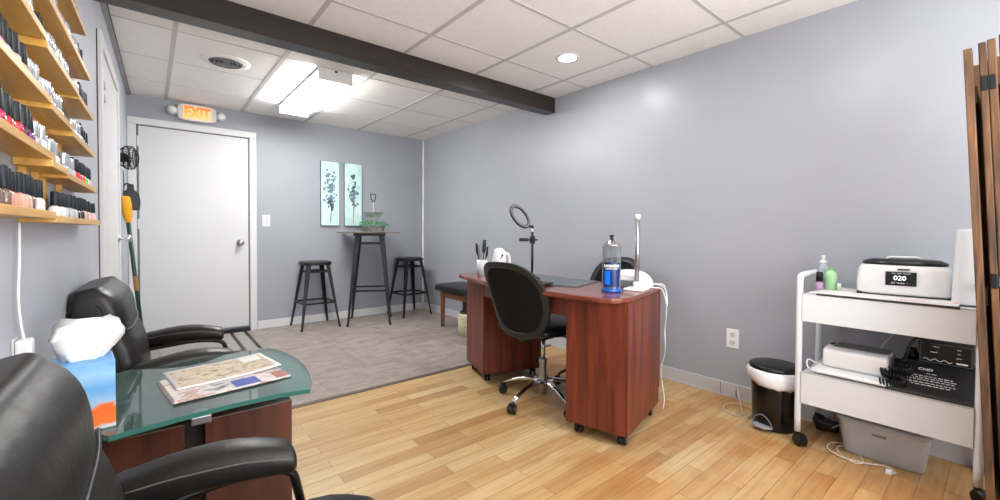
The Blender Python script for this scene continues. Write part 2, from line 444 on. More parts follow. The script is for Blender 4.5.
# back door
t = struct(thing('door_1', 'flat white door in the back wall under the exit sign', 'door', (.36, Y0, 0)))
ox = -.36
bm = B()
for x0, x1 in ((-.139, -.078), (.812, .874)): box(bm, x0+ox, x1+ox, -.018, -.0005, .001, 1.9955)
box(bm, -.139+ox, .874+ox, -.018, -.0005, 1.996, 2.058)
obj('casing', bm, M_trim, t, bevel=.004)
bm = B()
box(bm, -.078+ox, -.066+ox, -.012, -.0, .03, 1.996); box(bm, .80+ox, .812+ox, -.012, 0, .03, 1.996); box(bm, -.078+ox, .812+ox, -.012, 0, 1.986, 1.996)
obj('jamb_shadow', bm, mat('door_gap', (112, 112, 114), .7), t)
obj('door_slab', box(B(), -.062+ox, .797+ox, -.016, 0, .055, 1.983), M_door, t, bevel=.002)
obj('threshold', box(B(), -.078+ox, .812+ox, -.03, 0, 0, .035), M_black, t)
k = obj('door_knob', lathe(B(), [(.032, 0), (.032, .006), (.012, .01), (.012, .03), (.026, .042), (.03, .055), (.024, .066), (0, .07)], 20,
    Matrix.Translation((.722+ox, -.016, .915)) @ Matrix.Rotation(PI/2, 4, 'X')), M_steel, t, smooth=True)
for z in (.3, 1.05, 1.8):
    obj('hinge', box(B(), -.074+ox, -.058+ox, -.022, -.016, z, z+.09), M_trim, t)

# left door (in left wall)
ang = math.atan(SL)
def LM(y, z=0, out=0):     # frame on the left wall: x along wall (+Y), y = up, z out of the wall
    return frame_M((wx(y)+out*math.cos(ang), y-out*math.sin(ang), z), (math.sin(ang), math.cos(ang), 0), (0, 0, 1))
t = struct(thing('door_2', 'narrow white door in the left wall beyond the shelves', 'door', (wx(3.4), 3.4, 0)))
def LP(pts_y0, y1, z0, z1, o0, o1, bm):
    y0 = pts_y0
    prism(bm, [(wx(y0)+o0-t.location.x, y0-3.4), (wx(y0)+o1-t.location.x, y0-3.4), (wx(y1)+o1-t.location.x, y1-3.4), (wx(y1)+o0-t.location.x, y1-3.4)], z0, z1)
bm = B(); LP(2.93, 3.0, 0, 1.9845, 0, .02, bm); LP(3.9, 3.97, 0, 1.9845, 0, .02, bm); LP(2.93, 3.97, 1.985, 2.05, 0, .02, bm)
obj('casing', bm, M_trim, t, bevel=.003)
bm = B(); LP(2.926, 2.93, .09, 2.05, 0, .004, bm); obj('casing_shadow_gap', bm, M_ink, t)
bm = B(); LP(3.004, 3.896, .02, 1.98, 0, .012, bm); obj('door_slab', bm, M_door, t, bevel=.002)
bm = B(); LP(3.0, 3.004, 0, 1.985, 0, .011, bm); LP(3.0, 3.9, 1.98, 1.985, 0, .011, bm); obj('jamb_shadow', bm, M_ink, t)
bm = B(); LP(3.03, 3.10, 1.72, 1.75, .012, .02, bm); LP(3.03, 3.10, 1.79, 1.82, .012, .02, bm)
obj('hinge', bm, M_steel, t)
Mk = Matrix.Translation((wx(3.85)+.01-t.location.x, .45, .985)) @ Matrix.Rotation(PI/2, 4, 'Y')
obj('door_knob', lathe(B(), [(.03, 0), (.03, .006), (.011, .01), (.011, .035), (.025, .045), (.028, .058), (.02, .07), (0, .073)], 18, Mk), M_chrome, t, smooth=True)

# ------------------------------------------------------------------ wall and ceiling fittings
t = thing('exit_sign', 'orange lit exit sign with two round emergency lamps above the white door', 'exit sign', (.372, Y0, 2.16))
pts = []
for i in range(33):
    a = 2*PI*i/33; ca, sa = math.cos(a), math.sin(a)
    pts.append((.155*math.copysign(abs(ca)**(2/4.5), ca), .078*math.copysign(abs(sa)**(2/4.5), sa)))
R90 = Matrix.Rotation(PI/2, 4, 'X')
obj('housing', prism(B(), pts, 0, .055, R90), mat('exit_housing', (205, 205, 200), .4), t, bevel=.006)
obj('sign_face', box(B(), -.112, .112, -.058, -.055, -.064, .064), mat('exit_face', (240, 200, 150), .4, emit=.25, ecol=(250, 214, 168)), t)
def exit_letters():
    m, nt, p = newmat('exit_orange')
    tc = N(nt, 'ShaderNodeTexCoord'); sp = N(nt, 'ShaderNodeSeparateXYZ'); nt.links.new(tc.outputs['Object'], sp.inputs[0])
    mr = N(nt, 'ShaderNodeMapRange'); mr.inputs['From Min'].default_value = -.06; mr.inputs['From Max'].default_value = .06
    nt.links.new(sp.outputs['Z'], mr.inputs['Value'])
    rp = N(nt, 'ShaderNodeValToRGB'); rp.color_ramp.elements[0].color = lin((255, 196, 80)); rp.color_ramp.elements[1].color = lin((250, 112, 40))
    nt.links.new(mr.outputs[0], rp.inputs[0]); nt.links.new(rp.outputs[0], p.inputs['Base Color']); nt.links.new(rp.outputs[0], p.inputs['Emission Color'])
    p.inputs['Emission Strength'].default_value = .55
    return m
text('EXIT', .135, frame_M((.0, -.0585, 0), (1, 0, 0), (0, 0, 1)), exit_letters(), t, bold=.006, depth=.001, sx=.74)
for s in (-1, 1):
    l = obj('emergency_lamp', lathe(B(), [(.018, 0), (.036, .012), (.041, .03), (.039, .055), (0, .06)], 22, Matrix.Translation((s*.192, -.01, 0)) @ R90), mat('lamp_shell', (196, 196, 194), .4), t, smooth=True)
    obj('lens', lathe(B(), [(.03, 0), (.028, .006), (0, .01)], 20, Matrix.Translation((s*.192, -.069, 0)) @ R90), mat('lamp_lens', (222, 222, 220), .25), l, smooth=True)
obj('lamp_arm', box(B(), -.18, .18, -.035, -.015, -.012, .012), M_grey, t)

t = thing('light_switch', 'white light switch on the grey wall right of the white door', 'light switch', (.965, Y0, 1.145))
obj('plate', box(B(), -.035, .035, -.006, 0, -.058, .058), M_white, t, bevel=.002)
obj('toggle', box(B(), -.005, .005, -.016, -.005, -.012, .012), M_grey, t, bevel=.001)
t = thing('wall_outlet', 'white double power outlet low on the long grey wall', 'outlet', (X0, 1.113, .375), PI/2)
obj('plate', box(B(), -.037, .037, 0, .006, -.06, .06), M_white, t, bevel=.002)
for z in (-.026, .026):
    r_ = obj('receptacle', box(B(), -.017, .017, .006, .009, z-.017, z+.017), mat('receptacle', (215, 215, 215), .4), t, bevel=.003)
    bm = B(); box(bm, -.008, -.005, .009, .0095, z-.004, z+.009); box(bm, .005, .008, .009, .0095, z-.004, z+.009); box(bm, -.003, .003, .009, .0095, z-.012, z-.007)
    obj('slots', bm, M_ink, r_)
t.rotation_euler = (0, 0, PI/2)

t = thing('ceiling_vent', 'round white air vent with dark louvres in the rear ceiling', 'vent', (.44, 3.63, H))
obj('rim', lathe(B(), [(.105, -.012), (.115, -.014), (.15, -.006), (.155, 0), (.105, 0)], 40), M_ceil, t, smooth=True)
obj('cavity', lathe(B(), [(0, -.0035), (.106, -.0035), (.106, -.002), (0, -.002)], 40), M_ink, t)
for r in (.02, .045, .07, .093):
    obj('louvre', lathe(B(), [(r, -.005), (r+.004, -.018), (r+.006, -.018), (r+.002, -.005)], 36), M_grey, t, smooth=True)

t = thing('fluorescent_fixture', 'glowing white wraparound fluorescent light on the rear ceiling', 'ceiling light', (1.108, 3.9, H))
dif = mat('glowing_diffuser', (255, 255, 255), .5, emit=32, ecol=(255, 253, 250))
obj('diffuser', box(B(), -.118, .118, -.592, .592, -.083, -.004), dif, t, bevel=.02)
for s in (-1, 1):
    obj('end_cap', box(B(), -.13, .13, min(s*.592, s*.605), max(s*.592, s*.605), -.088, -.001), mat('fixture_cap', (222, 222, 222), .4), t, bevel=.003)
obj('side_rail', box(B(), -.13, -.1185, -.6, .6, -.02, -.001), M_grey, t)
obj('latch', box(B(), -.01, .01, -.61, -.605, -.016, -.004), M_ink, t)

def downlight(x, y, label, grp=None):
    t = thing('recessed_light', label, 'ceiling light', (x, y, H))
    obj('rim', lathe(B(), [(.062, -.004), (.075, -.006), (.082, 0), (.062, 0)], 32), M_white, t, smooth=True)
    obj('lens', lathe(B(), [(0, -.003), (.062, -.003), (.062, -.001), (0, -.001)], 32), mat('glowing_lens', (255, 255, 255), .4, emit=22, ecol=(255, 252, 248)), t)
    return t
downlight(2.262, 1.997, 'round recessed downlight glowing over the desk')
downlight(1.55, .72, 'round recessed downlight out of view above the wood floor')

# ------------------------------------------------------------------ polish racks on the left wall
TH = .017
glassmats = {}
def gcol(name, c, rough=.12):
    if name not in glassmats: glassmats[name] = mat('polish_'+name, c, rough, coat=.4)
    return glassmats[name]
C = dict(black=(18, 20, 24), darkred=(120, 20, 30), magenta=(176, 24, 84), red=(212, 24, 40), brightred=(236, 40, 62), plum=(74, 24, 52), purple=(112, 40, 130),
  clear=(206, 214, 222), silver=(176, 184, 192), pink=(232, 150, 172), palepink=(236, 196, 196), peach=(240, 172, 140), white=(236, 232, 232), nude=(214, 166, 148),
  orange=(236, 90, 40), green=(110, 214, 50), teal=(80, 190, 180), brown=(116, 92, 84), crimson=(160, 20, 48), hotpink=(236, 70, 130), salmon=(240, 150, 130), lilac=(204, 196, 226))
M_capb = mat('polish_cap_black', (20, 30, 38), .5)
M_caps = mat('polish_cap_silver', (200, 206, 212), .2, metal=.7)
bottle_meshes = {}
def bottle_body(col):
    if ('b', col) in bottle_meshes: return bottle_meshes[('b', col)]
    bm = B(); w = .0115
    sweep(bm, [((0, 0, z), (r, 0, 0), (0, r, 0)) for z, r in ((0, w*.9), (.002, w), (.022, w), (.027, w*.75), (.029, w*.5), (.031, w*.48))], n=12, e=4)
    o = obj('nail_polish', bm, gcol(col, C[col]), smooth=True); me = o.data; bpy.data.objects.remove(o)
    bottle_meshes[('b', col)] = me; return me
def bottle_cap(kind):
    if kind in bottle_meshes: return bottle_meshes[kind]
    bm = B(); hh = {'black': .068, 'silver': .062, 'short': .052}[kind]
    lathe(bm, [(.0085, .0295), (.0092, .031), (.0084, hh-.002), (.0075, hh), (0, hh)], 10)
    o = obj('cap', bm, M_caps if kind == 'silver' else M_capb, smooth=True); me = o.data; bpy.data.objects.remove(o)
    bottle_meshes[kind] = me; return me
ORD = ['end', 'second', 'third', 'fourth', 'fifth', 'sixth', 'seventh', 'eighth', 'ninth', 'tenth', 'eleventh', 'twelfth', 'thirteenth', 'fourteenth', 'fifteenth', 'sixteenth', 'seventeenth', 'eighteenth', 'nineteenth', 'twentieth']
CN = dict(darkred='dark red', brightred='bright red', palepink='pale pink', hotpink='hot pink')
LEV = {1: 'lowest', 2: 'second', 3: 'third', 4: 'fourth', 5: 'fifth', 6: 'sixth'}
def polish(y, z, col, cap, rack, lev, k, back=.038):
    o = bpy.data.objects.new('nail_polish', bottle_body(col)); link(o)
    o.location = (wx(y)+back+random.uniform(-.003, .003), y, z+.0002); o.rotation_euler = (0, 0, random.uniform(-.3, .3))
    s = random.uniform(.95, 1.06); o.scale = (1, 1, s)
    pos = 'at the far end' if k == 0 else '%s from the far end' % ORD[k]
    tag(o, '%s polish, %s cap, %s, %s shelf up, %s rack' % (CN.get(col, col), 'silver' if cap == 'silver' else 'black', pos, LEV[lev], rack) if lev > 1 else
        '%s polish, %s cap, %s, lowest shelf, %s rack' % (CN.get(col, col), 'silver' if cap == 'silver' else 'black', pos, rack),
        'nail polish', 'nail polishes on the %s rack' % rack)
    c = bpy.data.objects.new('cap', bottle_cap(cap)); link(c); c.parent = o
racks = {
 'nearest': [(.80, 1.435, 1.072, 1), (.80, 1.435, 1.207, 2), (.80, 1.405, 1.333, 3), (.80, 1.352, 1.462, 4)],
 'middle': [(1.40, 1.60, 1.191, 2), (1.40, 1.685, 1.322, 3), (1.36, 1.80, 1.447, 4), (1.36, 1.81, 1.565, 5)],
 'farthest': [(1.437, 2.30, 1.064, 1), (1.60, 2.21, 1.183, 2), (1.69, 2.14, 1.309, 3), (1.80, 2.13, 1.44, 4), (1.81, 2.06, 1.564, 5), (1.60, 1.97, 1.688, 6)]}
seqs = {  # from the far end towards the camera: (colour, cap) with counts
 ('nearest', 1): [('white', 1, 3), ('palepink', 1, 1), ('brown', 1, 1), ('palepink', 1, 1), ('nude', 1, 2), ('salmon', 1, 3), ('brown', 1, 9)],
 ('nearest', 2): [('clear', 's', 2), ('silver', 's', 1), ('purple', 1, 2), ('plum', 1, 3), ('brightred', 1, 2), ('red', 1, 2), ('magenta', 1, 2), ('darkred', 1, 8)],
 ('nearest', 3): [('clear', 's', 4), ('peach', 1, 3), ('palepink', 1, 2), ('white', 1, 1), ('pink', 1, 4), ('hotpink', 1, 8)],
 ('nearest', 4): [('silver', 's', 1), ('clear', 's', 3), ('teal', 's', 2), ('silver', 's', 12)],
 ('middle', 2): [('clear', 's', 3), ('silver', 's', 5)],
 ('middle', 3): [('silver', 's', 2), ('clear', 's', 3), ('silver', 's', 1), ('clear', 's', 5)],
 ('middle', 4): [('salmon', 's', 2), ('hotpink', 's', 1), ('clear', 's', 3), ('silver', 's', 3), ('clear', 's', 3), ('crimson', 1, 4)],
 ('middle', 5): [('teal', 's', 2), ('silver', 's', 3), ('clear', 's', 5), ('lilac', 's', 7)],
 ('farthest', 1): [('palepink', 1, 3), ('nude', 1, 2), ('palepink', 1, 4), ('nude', 1, 2), ('black', 1, 4), ('silver', 1, 8), ('white', 1, 4)],
 ('farthest', 2): [('palepink', 1, 2), ('white', 1, 1), ('green', 1, 3), ('orange', 1, 3), ('red', 1, 5), ('silver', 's', 6)],
 ('farthest', 3): [('black', 1, 3), ('brown', 1, 2), ('silver', 1, 2), ('clear', 's', 5)],
 ('farthest', 4): [('salmon', 1, 2), ('peach', 1, 1), ('hotpink', 1, 2), ('black', 1, 2), ('salmon', 's', 3)],
 ('farthest', 5): [('white', 1, 1), ('orange', 1, 2), ('black', 1, 2), ('teal', 's', 3)],
 ('farthest', 6): [('teal', 's', 3), ('clear', 's', 4), ('silver', 's', 3)]}
for rk, shelves in racks.items():
    y0 = min(s[0] for s in shelves)
    t = thing('polish_rack', {'nearest': 'nearest honey wood polish rack on the left wall, shelves cut by the photo edge',
      'middle': 'middle honey wood polish rack between the nearest and farthest racks', 'farthest': 'farthest honey wood polish rack, next to the narrow white door'}[rk],
      'wall shelf', (wx(y0), y0, shelves[0][2]), 0, 'nail polish racks on the left wall')
    L = t.location
    zt = max(s[2] for s in shelves)+TH+(.0 if rk != 'nearest' else .2)
    for (ya, yb, z, lev) in shelves:
        bm = B(); ww = .063
        prism(bm, [(wx(ya)+.001-L.x, ya-L.y), (wx(ya)+ww-L.x, ya-L.y), (wx(yb)+ww-L.x, yb-L.y), (wx(yb)+.001-L.x, yb-L.y)], z-L.z, z+TH-L.z)
        obj('shelf', bm, M_oak, t, bevel=.0015)
        sq = [(c, cap) for c, cap, n in seqs[(rk, lev)] for _ in range(n)]
        y = yb-.018
        k = 0
        for c, cap in sq:
            if y < max(ya+.01, 1.0 if rk == 'nearest' else 0): break
            polish(y, z+TH, c, 'silver' if cap == 's' else 'black', rk, lev, min(k, 19)); k += 1
            y -= .0262 if rk == 'nearest' else .0258
    ys = {'nearest': (.9, 1.2), 'middle': (1.44, 1.56), 'farthest': (1.64, 1.86)}[rk]
    for i, yy in enumerate(ys):
        bm = B(); zb = shelves[0][2]+(.017 if rk != 'middle' else -.11)
        prism(bm, [(wx(yy)+.001-L.x, yy-L.y), (wx(yy)+.014-L.x, yy-L.y), (wx(yy+.028)+.014-L.x, yy+.028-L.y), (wx(yy+.028)+.001-L.x, yy+.028-L.y)], zb-L.z, zt-L.z-.018)
        obj('upright', bm, M_oak, t, bevel=.001)

# plug and cord under the rack
t = thing('wall_plug', 'white power adapter plugged in low on the left wall below the polish racks', 'plug', (wx(1.39), 1.39, .76), -ang)
obj('adapter', box(B(), .004, .03, -.018, .018, -.042, .045), M_white, t, bevel=.006)
obj('outlet_plate', box(B(), 0.0005, .004, -.02, .02, -.05, .05), M_trim, t, bevel=.001)
bm = B(); tube(bm, [(wx(1.40)+.01, 1.40, 1.062), (wx(1.395)+.01, 1.395, .98), (wx(1.385)+.010, 1.382, .90), (wx(1.39)+.012, 1.388, .84), (wx(1.39)+.016, 1.39, .804)], .0026, 8)
attach(obj('power_cord', bm, M_cord, smooth=True), t)

# ------------------------------------------------------------------ fan, dust pan and broom by the door
t = thing('wall_fan', 'small black clip fan mounted on the left wall beside the white door', 'fan', (wx(4.3), 4.3, 1.59))
Mf = Matrix.Translation((.035, -.01, 0)) @ Matrix.Scale(.74, 4) @ Matrix.Rotation(-.25, 4, 'Z') @ Matrix.Rotation(PI/2, 4, 'Y')
bm = B()
for r, z in ((.115, 0), (.115, .05), (.09, .075), (.06, .085), (.085, -.04), (.035, .09)):
    tube(bm, [(r*math.cos(2*PI*i/28), r*math.sin(2*PI*i/28), z) for i in range(28)], .005, 6, closed=True, M=Mf)
for i in range(26):
    a = 2*PI*i/26; c, s = math.cos(a), math.sin(a)
    tube(bm, [(.03*c, .03*s, .09), (.09*c, .09*s, .075), (.117*c, .117*s, .04), (.115*c, .115*s, 0), (.085*c, .085*s, -.04)], .0025, 5, k=3, M=Mf)
obj('cage', bm, M_black, t, smooth=True)
bm = B()
for k in range(4):
    a = k*PI/2
    sweep(bm, [((r*math.cos(a), r*math.sin(a), .02), (.012*math.cos(a+PI/2)+.0, .012*math.sin(a+PI/2), .01), (0, 0, .0015)) for r in (.02, .05, .09)], n=10, e=2, M=Mf)
obj('blades', bm, M_frame, t, smooth=True)
obj('motor', lathe(B(), [(0, -.08), (.03, -.075), (.045, -.05), (.045, -.01), (.02, .03), (0, .035)], 20, Mf), M_black, t, smooth=True)
obj('bracket', tube(B(), [(.0, .02, -.02), (.03, .0, -.02), (.06, -.02, -.03)], .012, 10), M_black, t, smooth=True)
bm = B(); tube(bm, [(wx(4.4)+.01, 4.4, 1.5), (wx(4.41)+.012, 4.41, 1.42), (wx(4.4)+.012, 4.4, 1.3), (wx(4.4)+.01, 4.4, 1.15)], .003, 6)
tag(obj('fan_cord', bm, M_black, smooth=True), 'thin black cord hanging below the small wall fan', 'cord')

t = thing('dustpan', 'black dustpan hanging on the wall behind the yellow broom cap', 'dustpan', (wx(4.56), 4.56, 1.29))
Md = Matrix.Rotation(-.9, 4, 'Z')
bm = B(); prism(bm, [(-.075, -.09), (.075, -.09), (.085, -.02), (.07, .05), (.03, .075), (.03, .12), (-.03, .12), (-.03, .075), (-.07, .05), (-.085, -.02)], 0, .03, Matrix.Translation((.045, -.02, 0)) @ Matrix.Scale(.72, 4, (1, 0, 0)) @ R90)
obj('pan', bm, M_black, t, bevel=.008)
obj('hook', tube(B(), [(.0, 0, .1), (.02, -.01, .125), (.045, -.02, .115)], .006, 8), M_black, t, smooth=True)
t = thing('broom', 'leaning broom with dark green pole and yellow handle cap by the white door', 'broom', (-.035, 4.5, 0))
P0 = V(0, 0, .06); P1 = V(-.088, -.1, 1.14)
obj('pole', tube(B(), [P0, P1], .014, 12, smooth=False), M_teal, t, smooth=True)
d = (P1-P0).normalized()
obj('handle_cap', sweep(B(), [(P1+d*a, (r, 0, 0), (0, r, 0)) for a, r in ((-.03, .02), (.02, .03), (.1, .034), (.15, .03))], n=18, e=2.4, rnd=.015), M_yellow, t, smooth=True)
obj('brush_block', bx(.0, 0, .05, .05, .26, .04), M_yellow, t, bevel=.006)
obj('bristles', bx(.0, 0, .0165, .06, .25, .031), M_black, t)
obj('band', tube(B(), [P0+d*.5, P0+d*.62], .0155, 12, smooth=False), mat('orange_band', (150, 110, 50), .5), t)

t = thing('door_mat', 'grey floor mat with black border stripes before the white door', 'mat', (.36, 4.66, 0))
obj('mat_base', box(B(), -.30, .41, -.46, .33, 0, .005), mat('mat_grey', (150, 146, 142), .9, noise=.1, nscale=40), t, bevel=.001)
bm = B()
for x in (.272, .392): box(bm, x-.014, x+.014, -.46, .33, .005, .007)
box(bm, -.30, .258, -.46, -.43, .005, .007)
obj('border_stripe', bm, M_black, t)

# ------------------------------------------------------------------ wall pictures
def picture(cx, seed, label, stem):
    w, h = .205, .735
    t = thing('canvas_picture', label, 'picture', (cx, Y0, 1.47), 0, 'two tall floral canvases')
    mt = blotch('aqua_canvas', [(.3, (168, 202, 202)), (.5, (188, 218, 215)), (.7, (208, 226, 223))], 7, .8, seed, (3, 1, 1))
    obj('canvas', box(B(), -w/2, w/2, -.03, 0, -h/2, h/2), mt, t, bevel=.002)
    obj('canvas_edge', box(B(), -w/2-.002, w/2+.002, -.028, -.001, -h/2-.003, h/2+.003), mat('canvas_edge', (66, 84, 88), .8), t)
    rnd = random.Random(seed)
    dark = mat('floral_ink', (58, 74, 84), .8); mid = mat('floral_wash', (104, 124, 140), .8); olive = mat('floral_olive', (96, 92, 62), .8)
    def petals(name, m, items):
        bm = B()
        for x, z, r, a in items:
            pts = []
            for i in range(9):
                q = 2*PI*i/9; rr = r*(.55+.45*rnd.random())
                pts.append((x+rr*math.cos(q)*1.1, z+rr*math.sin(q)*1.5))
            d = .0302+rnd.random()*.0006
            vs = [bm.verts.new((px, -d, pz)) for px, pz in pts]; bm.faces.new(vs)
        obj(name, bm, m, t, recalc=False)
    def blob(zc, spread, n, r):
        return [(max(-.07, min(.07, rnd.gauss(stem, spread*.5))), zc+max(-1.4, min(1.4, rnd.gauss(0, 1)))*spread, rnd.uniform(.3, 1)*r, 0) for _ in range(n)]
    if seed < 5:
        petals('painted_pattern', mid, blob(.20, .05, 14, .018)+blob(.13, .05, 14, .018)+blob(.06, .07, 26, .018)+blob(-.06, .06, 26, .02))
        petals('painted_flower', dark, blob(.02, .06, 16, .012)+blob(-.13, .035, 18, .017))
    else:
        petals('painted_flower', dark, blob(.22, .02, 14, .018)+blob(.1, .05, 20, .014)+blob(-.05, .06, 14, .012))
        petals('painted_pattern', mid, blob(.02, .06, 26, .02)+blob(-.06, .05, 18, .02))
    bm = B()
    for k in range(3):
        x = stem+rnd.uniform(-.02, .02)
        tube(bm, [(x, -.0305, -.05), (stem+rnd.uniform(-.012, .012), -.0305, -.17), (stem+rnd.uniform(-.004, .004), -.0305, -.33)], .0022, 5)
    obj('stem', bm, olive if seed > 5 else dark, t)
picture(1.622, 2, 'left tall aqua canvas with a grey-blue flower painting', 0)
picture(1.890, 9, 'right tall aqua canvas with a dark flower painting, behind the bar table', .0)

# ------------------------------------------------------------------ bar stools and table
def frame_legs(t, hz_, a0, a1, w0, w1, rail_z, m):
    for sx in (-1, 1):
        for sy in (-1, 1):
            top = V(sx*a0, sy*a0, hz_); bot = V(sx*a1, sy*a1, .012)
            bm = B(); dz = Vector((sx, sy, 0)).normalized()
            tng = Vector((-sy, sx, 0)).normalized()
            # bent sheet leg: two faces meeting in a ridge
            def ring(P, w):
                return [P+dz*w*.35, P+tng*w*.55-dz*w*.2, P+tng*w*.4-dz*w*.32, P+dz*w*.12, P-tng*w*.4-dz*w*.32, P-tng*w*.55-dz*w*.2]
            ra = [bm.verts.new(v) for v in ring(top, w0)]; rb = [bm.verts.new(v) for v in ring(bot, w1)]
            for i in range(6): bm.faces.new((ra[i], ra[(i+1) % 6], rb[(i+1) % 6], rb[i]))
            bm.faces.new(ra[::-1]); bm.faces.new(rb)
            leg = obj('leg', bm, m, t)
            obj('foot_cap', lathe(B(), [(w1*.5, 0), (w1*.52, .016), (w1*.4, .022), (0, .022)], 12, c=(bot.x, bot.y)), M_black, leg)
    for z in rail_z:
        k = a1+(a0-a1)*(z-.012)/(hz_-.012)
        bm = B()
        for s in (-1, 1):
            bar(bm, (-k, s*k, z), (k, s*k, z), .004, .02); bar(bm, (s*k, -k, z), (s*k, k, z), .004, .02)
        obj('brace', bm, m, t)
def stool(x, y, rz, label):
    t = thing('bar_stool', label, 'stool', (x, y, 0), rz, 'dark metal bar stools')
    frame_legs(t, .675, .105, .195, .055, .022, (.27,), M_stool)
    bm = B()
    for s in (-1, 1):
        bar(bm, (-.11, s*.11, .60), (.11, s*.11, .60), .004, .022); bar(bm, (s*.11, -.11, .60), (s*.11, .11, .60), .004, .022)
    obj('upper_brace', bm, M_stool, t)
    pts = []
    for i in range(40):
        a = 2*PI*i/40; ca, sa = math.cos(a), math.sin(a)
        pts.append((.158*math.copysign(abs(ca)**(2/2.8), ca), .158*math.copysign(abs(sa)**(2/2.8), sa)))
    obj('seat', prism(B(), pts, .672, .704), M_stool, t, bevel=.008)
    obj('seat_pad', prism(B(), [(a*.93, b*.93) for a, b in pts], .704, .709), mat('stool_seat_wood', (62, 58, 56), .5, noise=.3, nscale=20), t, bevel=.003)
    return t
stool(1.395, 4.83, .02, 'dark metal bar stool left of the tall bar table')
stool(2.52, 4.815, .06, 'dark metal bar stool right of the bar table, beside the room corner')

t = thing('bar_table', 'tall dark metal bar table with thin square wooden top', 'table', (1.955, 4.68, 0), -.45)
frame_legs(t, 1.005, .135, .225, .07, .028, (.38,), M_stool)
bm = B()
for s in (-1, 1):
    bar(bm, (-.13, s*.135, .9), (.13, s*.135, .9), .004, .02); bar(bm, (s*.135, -.13, .9), (s*.135, .13, .9), .004, .02)
obj('upper_brace', bm, M_stool, t)
obj('apron', box(B(), -.17, .17, -.17, .17, .985, 1.018), M_stool, t, bevel=.004)
obj('tabletop', box(B(), -.335, .335, -.23, .23, 1.018, 1.033), mat('dark_plank_top', (104, 96, 84), .5, noise=.2, nscale=8, stretch=(1, 9, 1)), t, bevel=.003)

t = thing('tiered_tray', 'galvanised two-tier tray with top handle on the bar table', 'tray', (2.0, 4.70, 1.0335))
def pan(bm, r0, r1, z0, z1):
    lathe(bm, [(0, z0), (r0, z0), (r1, z1), (r1+.004, z1), (r1-.002, z1-.004), (r0-.004, z0+.006), (0, z0+.006)], 28)
obj('lower_pan', (lambda b: (pan(b, .115, .13, 0, .07), b)[1])(B()), M_zinc, t, smooth=True)
obj('upper_pan', (lambda b: (pan(b, .075, .105, .165, .225), b)[1])(B()), M_zinc, t, smooth=True)
obj('centre_post', tube(B(), [(0, 0, .0), (0, 0, .34)], .006, 10, smooth=False), M_zinc, t, smooth=True)
obj('handle', tube(B(), [(0, 0, .335), (-.022, 0, .37), (-.028, 0, .41), (-.026, 0, .43), (.026, 0, .43), (.028, 0, .41), (.022, 0, .37), (0, 0, .335)], .005, 8, k=4), M_darkmetal, t, smooth=True)
bm = B(); rnd = random.Random(3)
for i in range(420):
    a = rnd.uniform(0, 2*PI); r = rnd.uniform(.07, .185); z = .07+rnd.uniform(-.01, .075)*(1.15-r/.3)
    if r > .13: z -= .01
    c = V(r*math.cos(a), r*math.sin(a), z); s = rnd.uniform(.016, .03)
    d = V(math.cos(a+rnd.uniform(-1, 1)), math.sin(a+rnd.uniform(-1, 1)), rnd.uniform(-.2, .8)).normalized(); w = d.cross(V(0, 0, 1)).normalized()
    q = [c-d*s*.5, c+w*s*.35, c+d*s*.6, c-w*s*.35]; bm.faces.new([bm.verts.new(v) for v in q])
o = obj('greenery', bm, mat('plastic_leaves', (70, 176, 96), .5, noise=.4, nscale=60), recalc=False)
o.location = (2.0, 4.70, 1.0335); tag(o, 'green leafy garland around the lower pan of the tray', 'artificial plant')
bm = B(); sweep(bm, [((0, 0, 0), (.012, 0, 0), (0, .012, 0)), ((0, 0, .02), (.017, 0, 0), (0, .012, 0)), ((.004, 0, .045), (.009, 0, 0), (0, .009, 0))], n=14, e=2, rnd=.006)
o = obj('bird_figurine', bm, mat('dark_ceramic', (60, 62, 66), .4), smooth=True); o.location = (2.055, 4.66, 1.033+.178)
tag(o, 'small dark ornament in the upper pan of the tiered tray', 'ornament')

# ------------------------------------------------------------------ bench and basket behind the desk
t = thing('padded_bench', 'black padded bench with brown wooden legs against the long wall', 'bench', (2.62, 3.56, 0))
obj('cushion', sweep(B(), [((0, y, .425), (.205, 0, 0), (0, 0, .042)) for y in (-.47, -.2, .2, .46)], n=28, e=4, rnd=.035), M_leather2, t, smooth=True)
bm = B(); mh = wood('bench_wood', (84, 48, 28), (124, 76, 46), .4)
box(bm, -.165, .165, -.42, .42, .325, .383); obj('apron', bm, mh, t, bevel=.003)
for sx in (-1, 1):
    for sy in (-1, 1): obj('leg', bar(B(), (sx*.145, sy*.395, 0), (sx*.145, sy*.395, .33), .035, .035, w2=.045, t2=.045), mh, t, bevel=.003)
t = thing('lidded_basket', 'cream woven basket with dark handle under the bench behind the desk', 'basket', (2.47, 3.47, 0))
t.scale = (.9, .9, 1.12)
mbk = mat('woven_cream', (196, 190, 156), .9, noise=.25, nscale=60, bump=1, bscale=80)
obj('basket_body', lathe(B(), [(0, 0), (.1, 0), (.115, .06), (.112, .17), (.1, .2), (.092, .2), (.1, .06), (0, .02)], 28), mbk, t, smooth=True)
obj('lining', lathe(B(), [(.1, .195), (.09, .215), (0, .2)], 24), M_ink, t, smooth=True)
obj('handle', tube(B(), [(-.07, 0, .19), (-.06, 0, .24), (0, 0, .275), (.06, 0, .24), (.07, 0, .19)], .008, 8), M_ink, t, smooth=True)

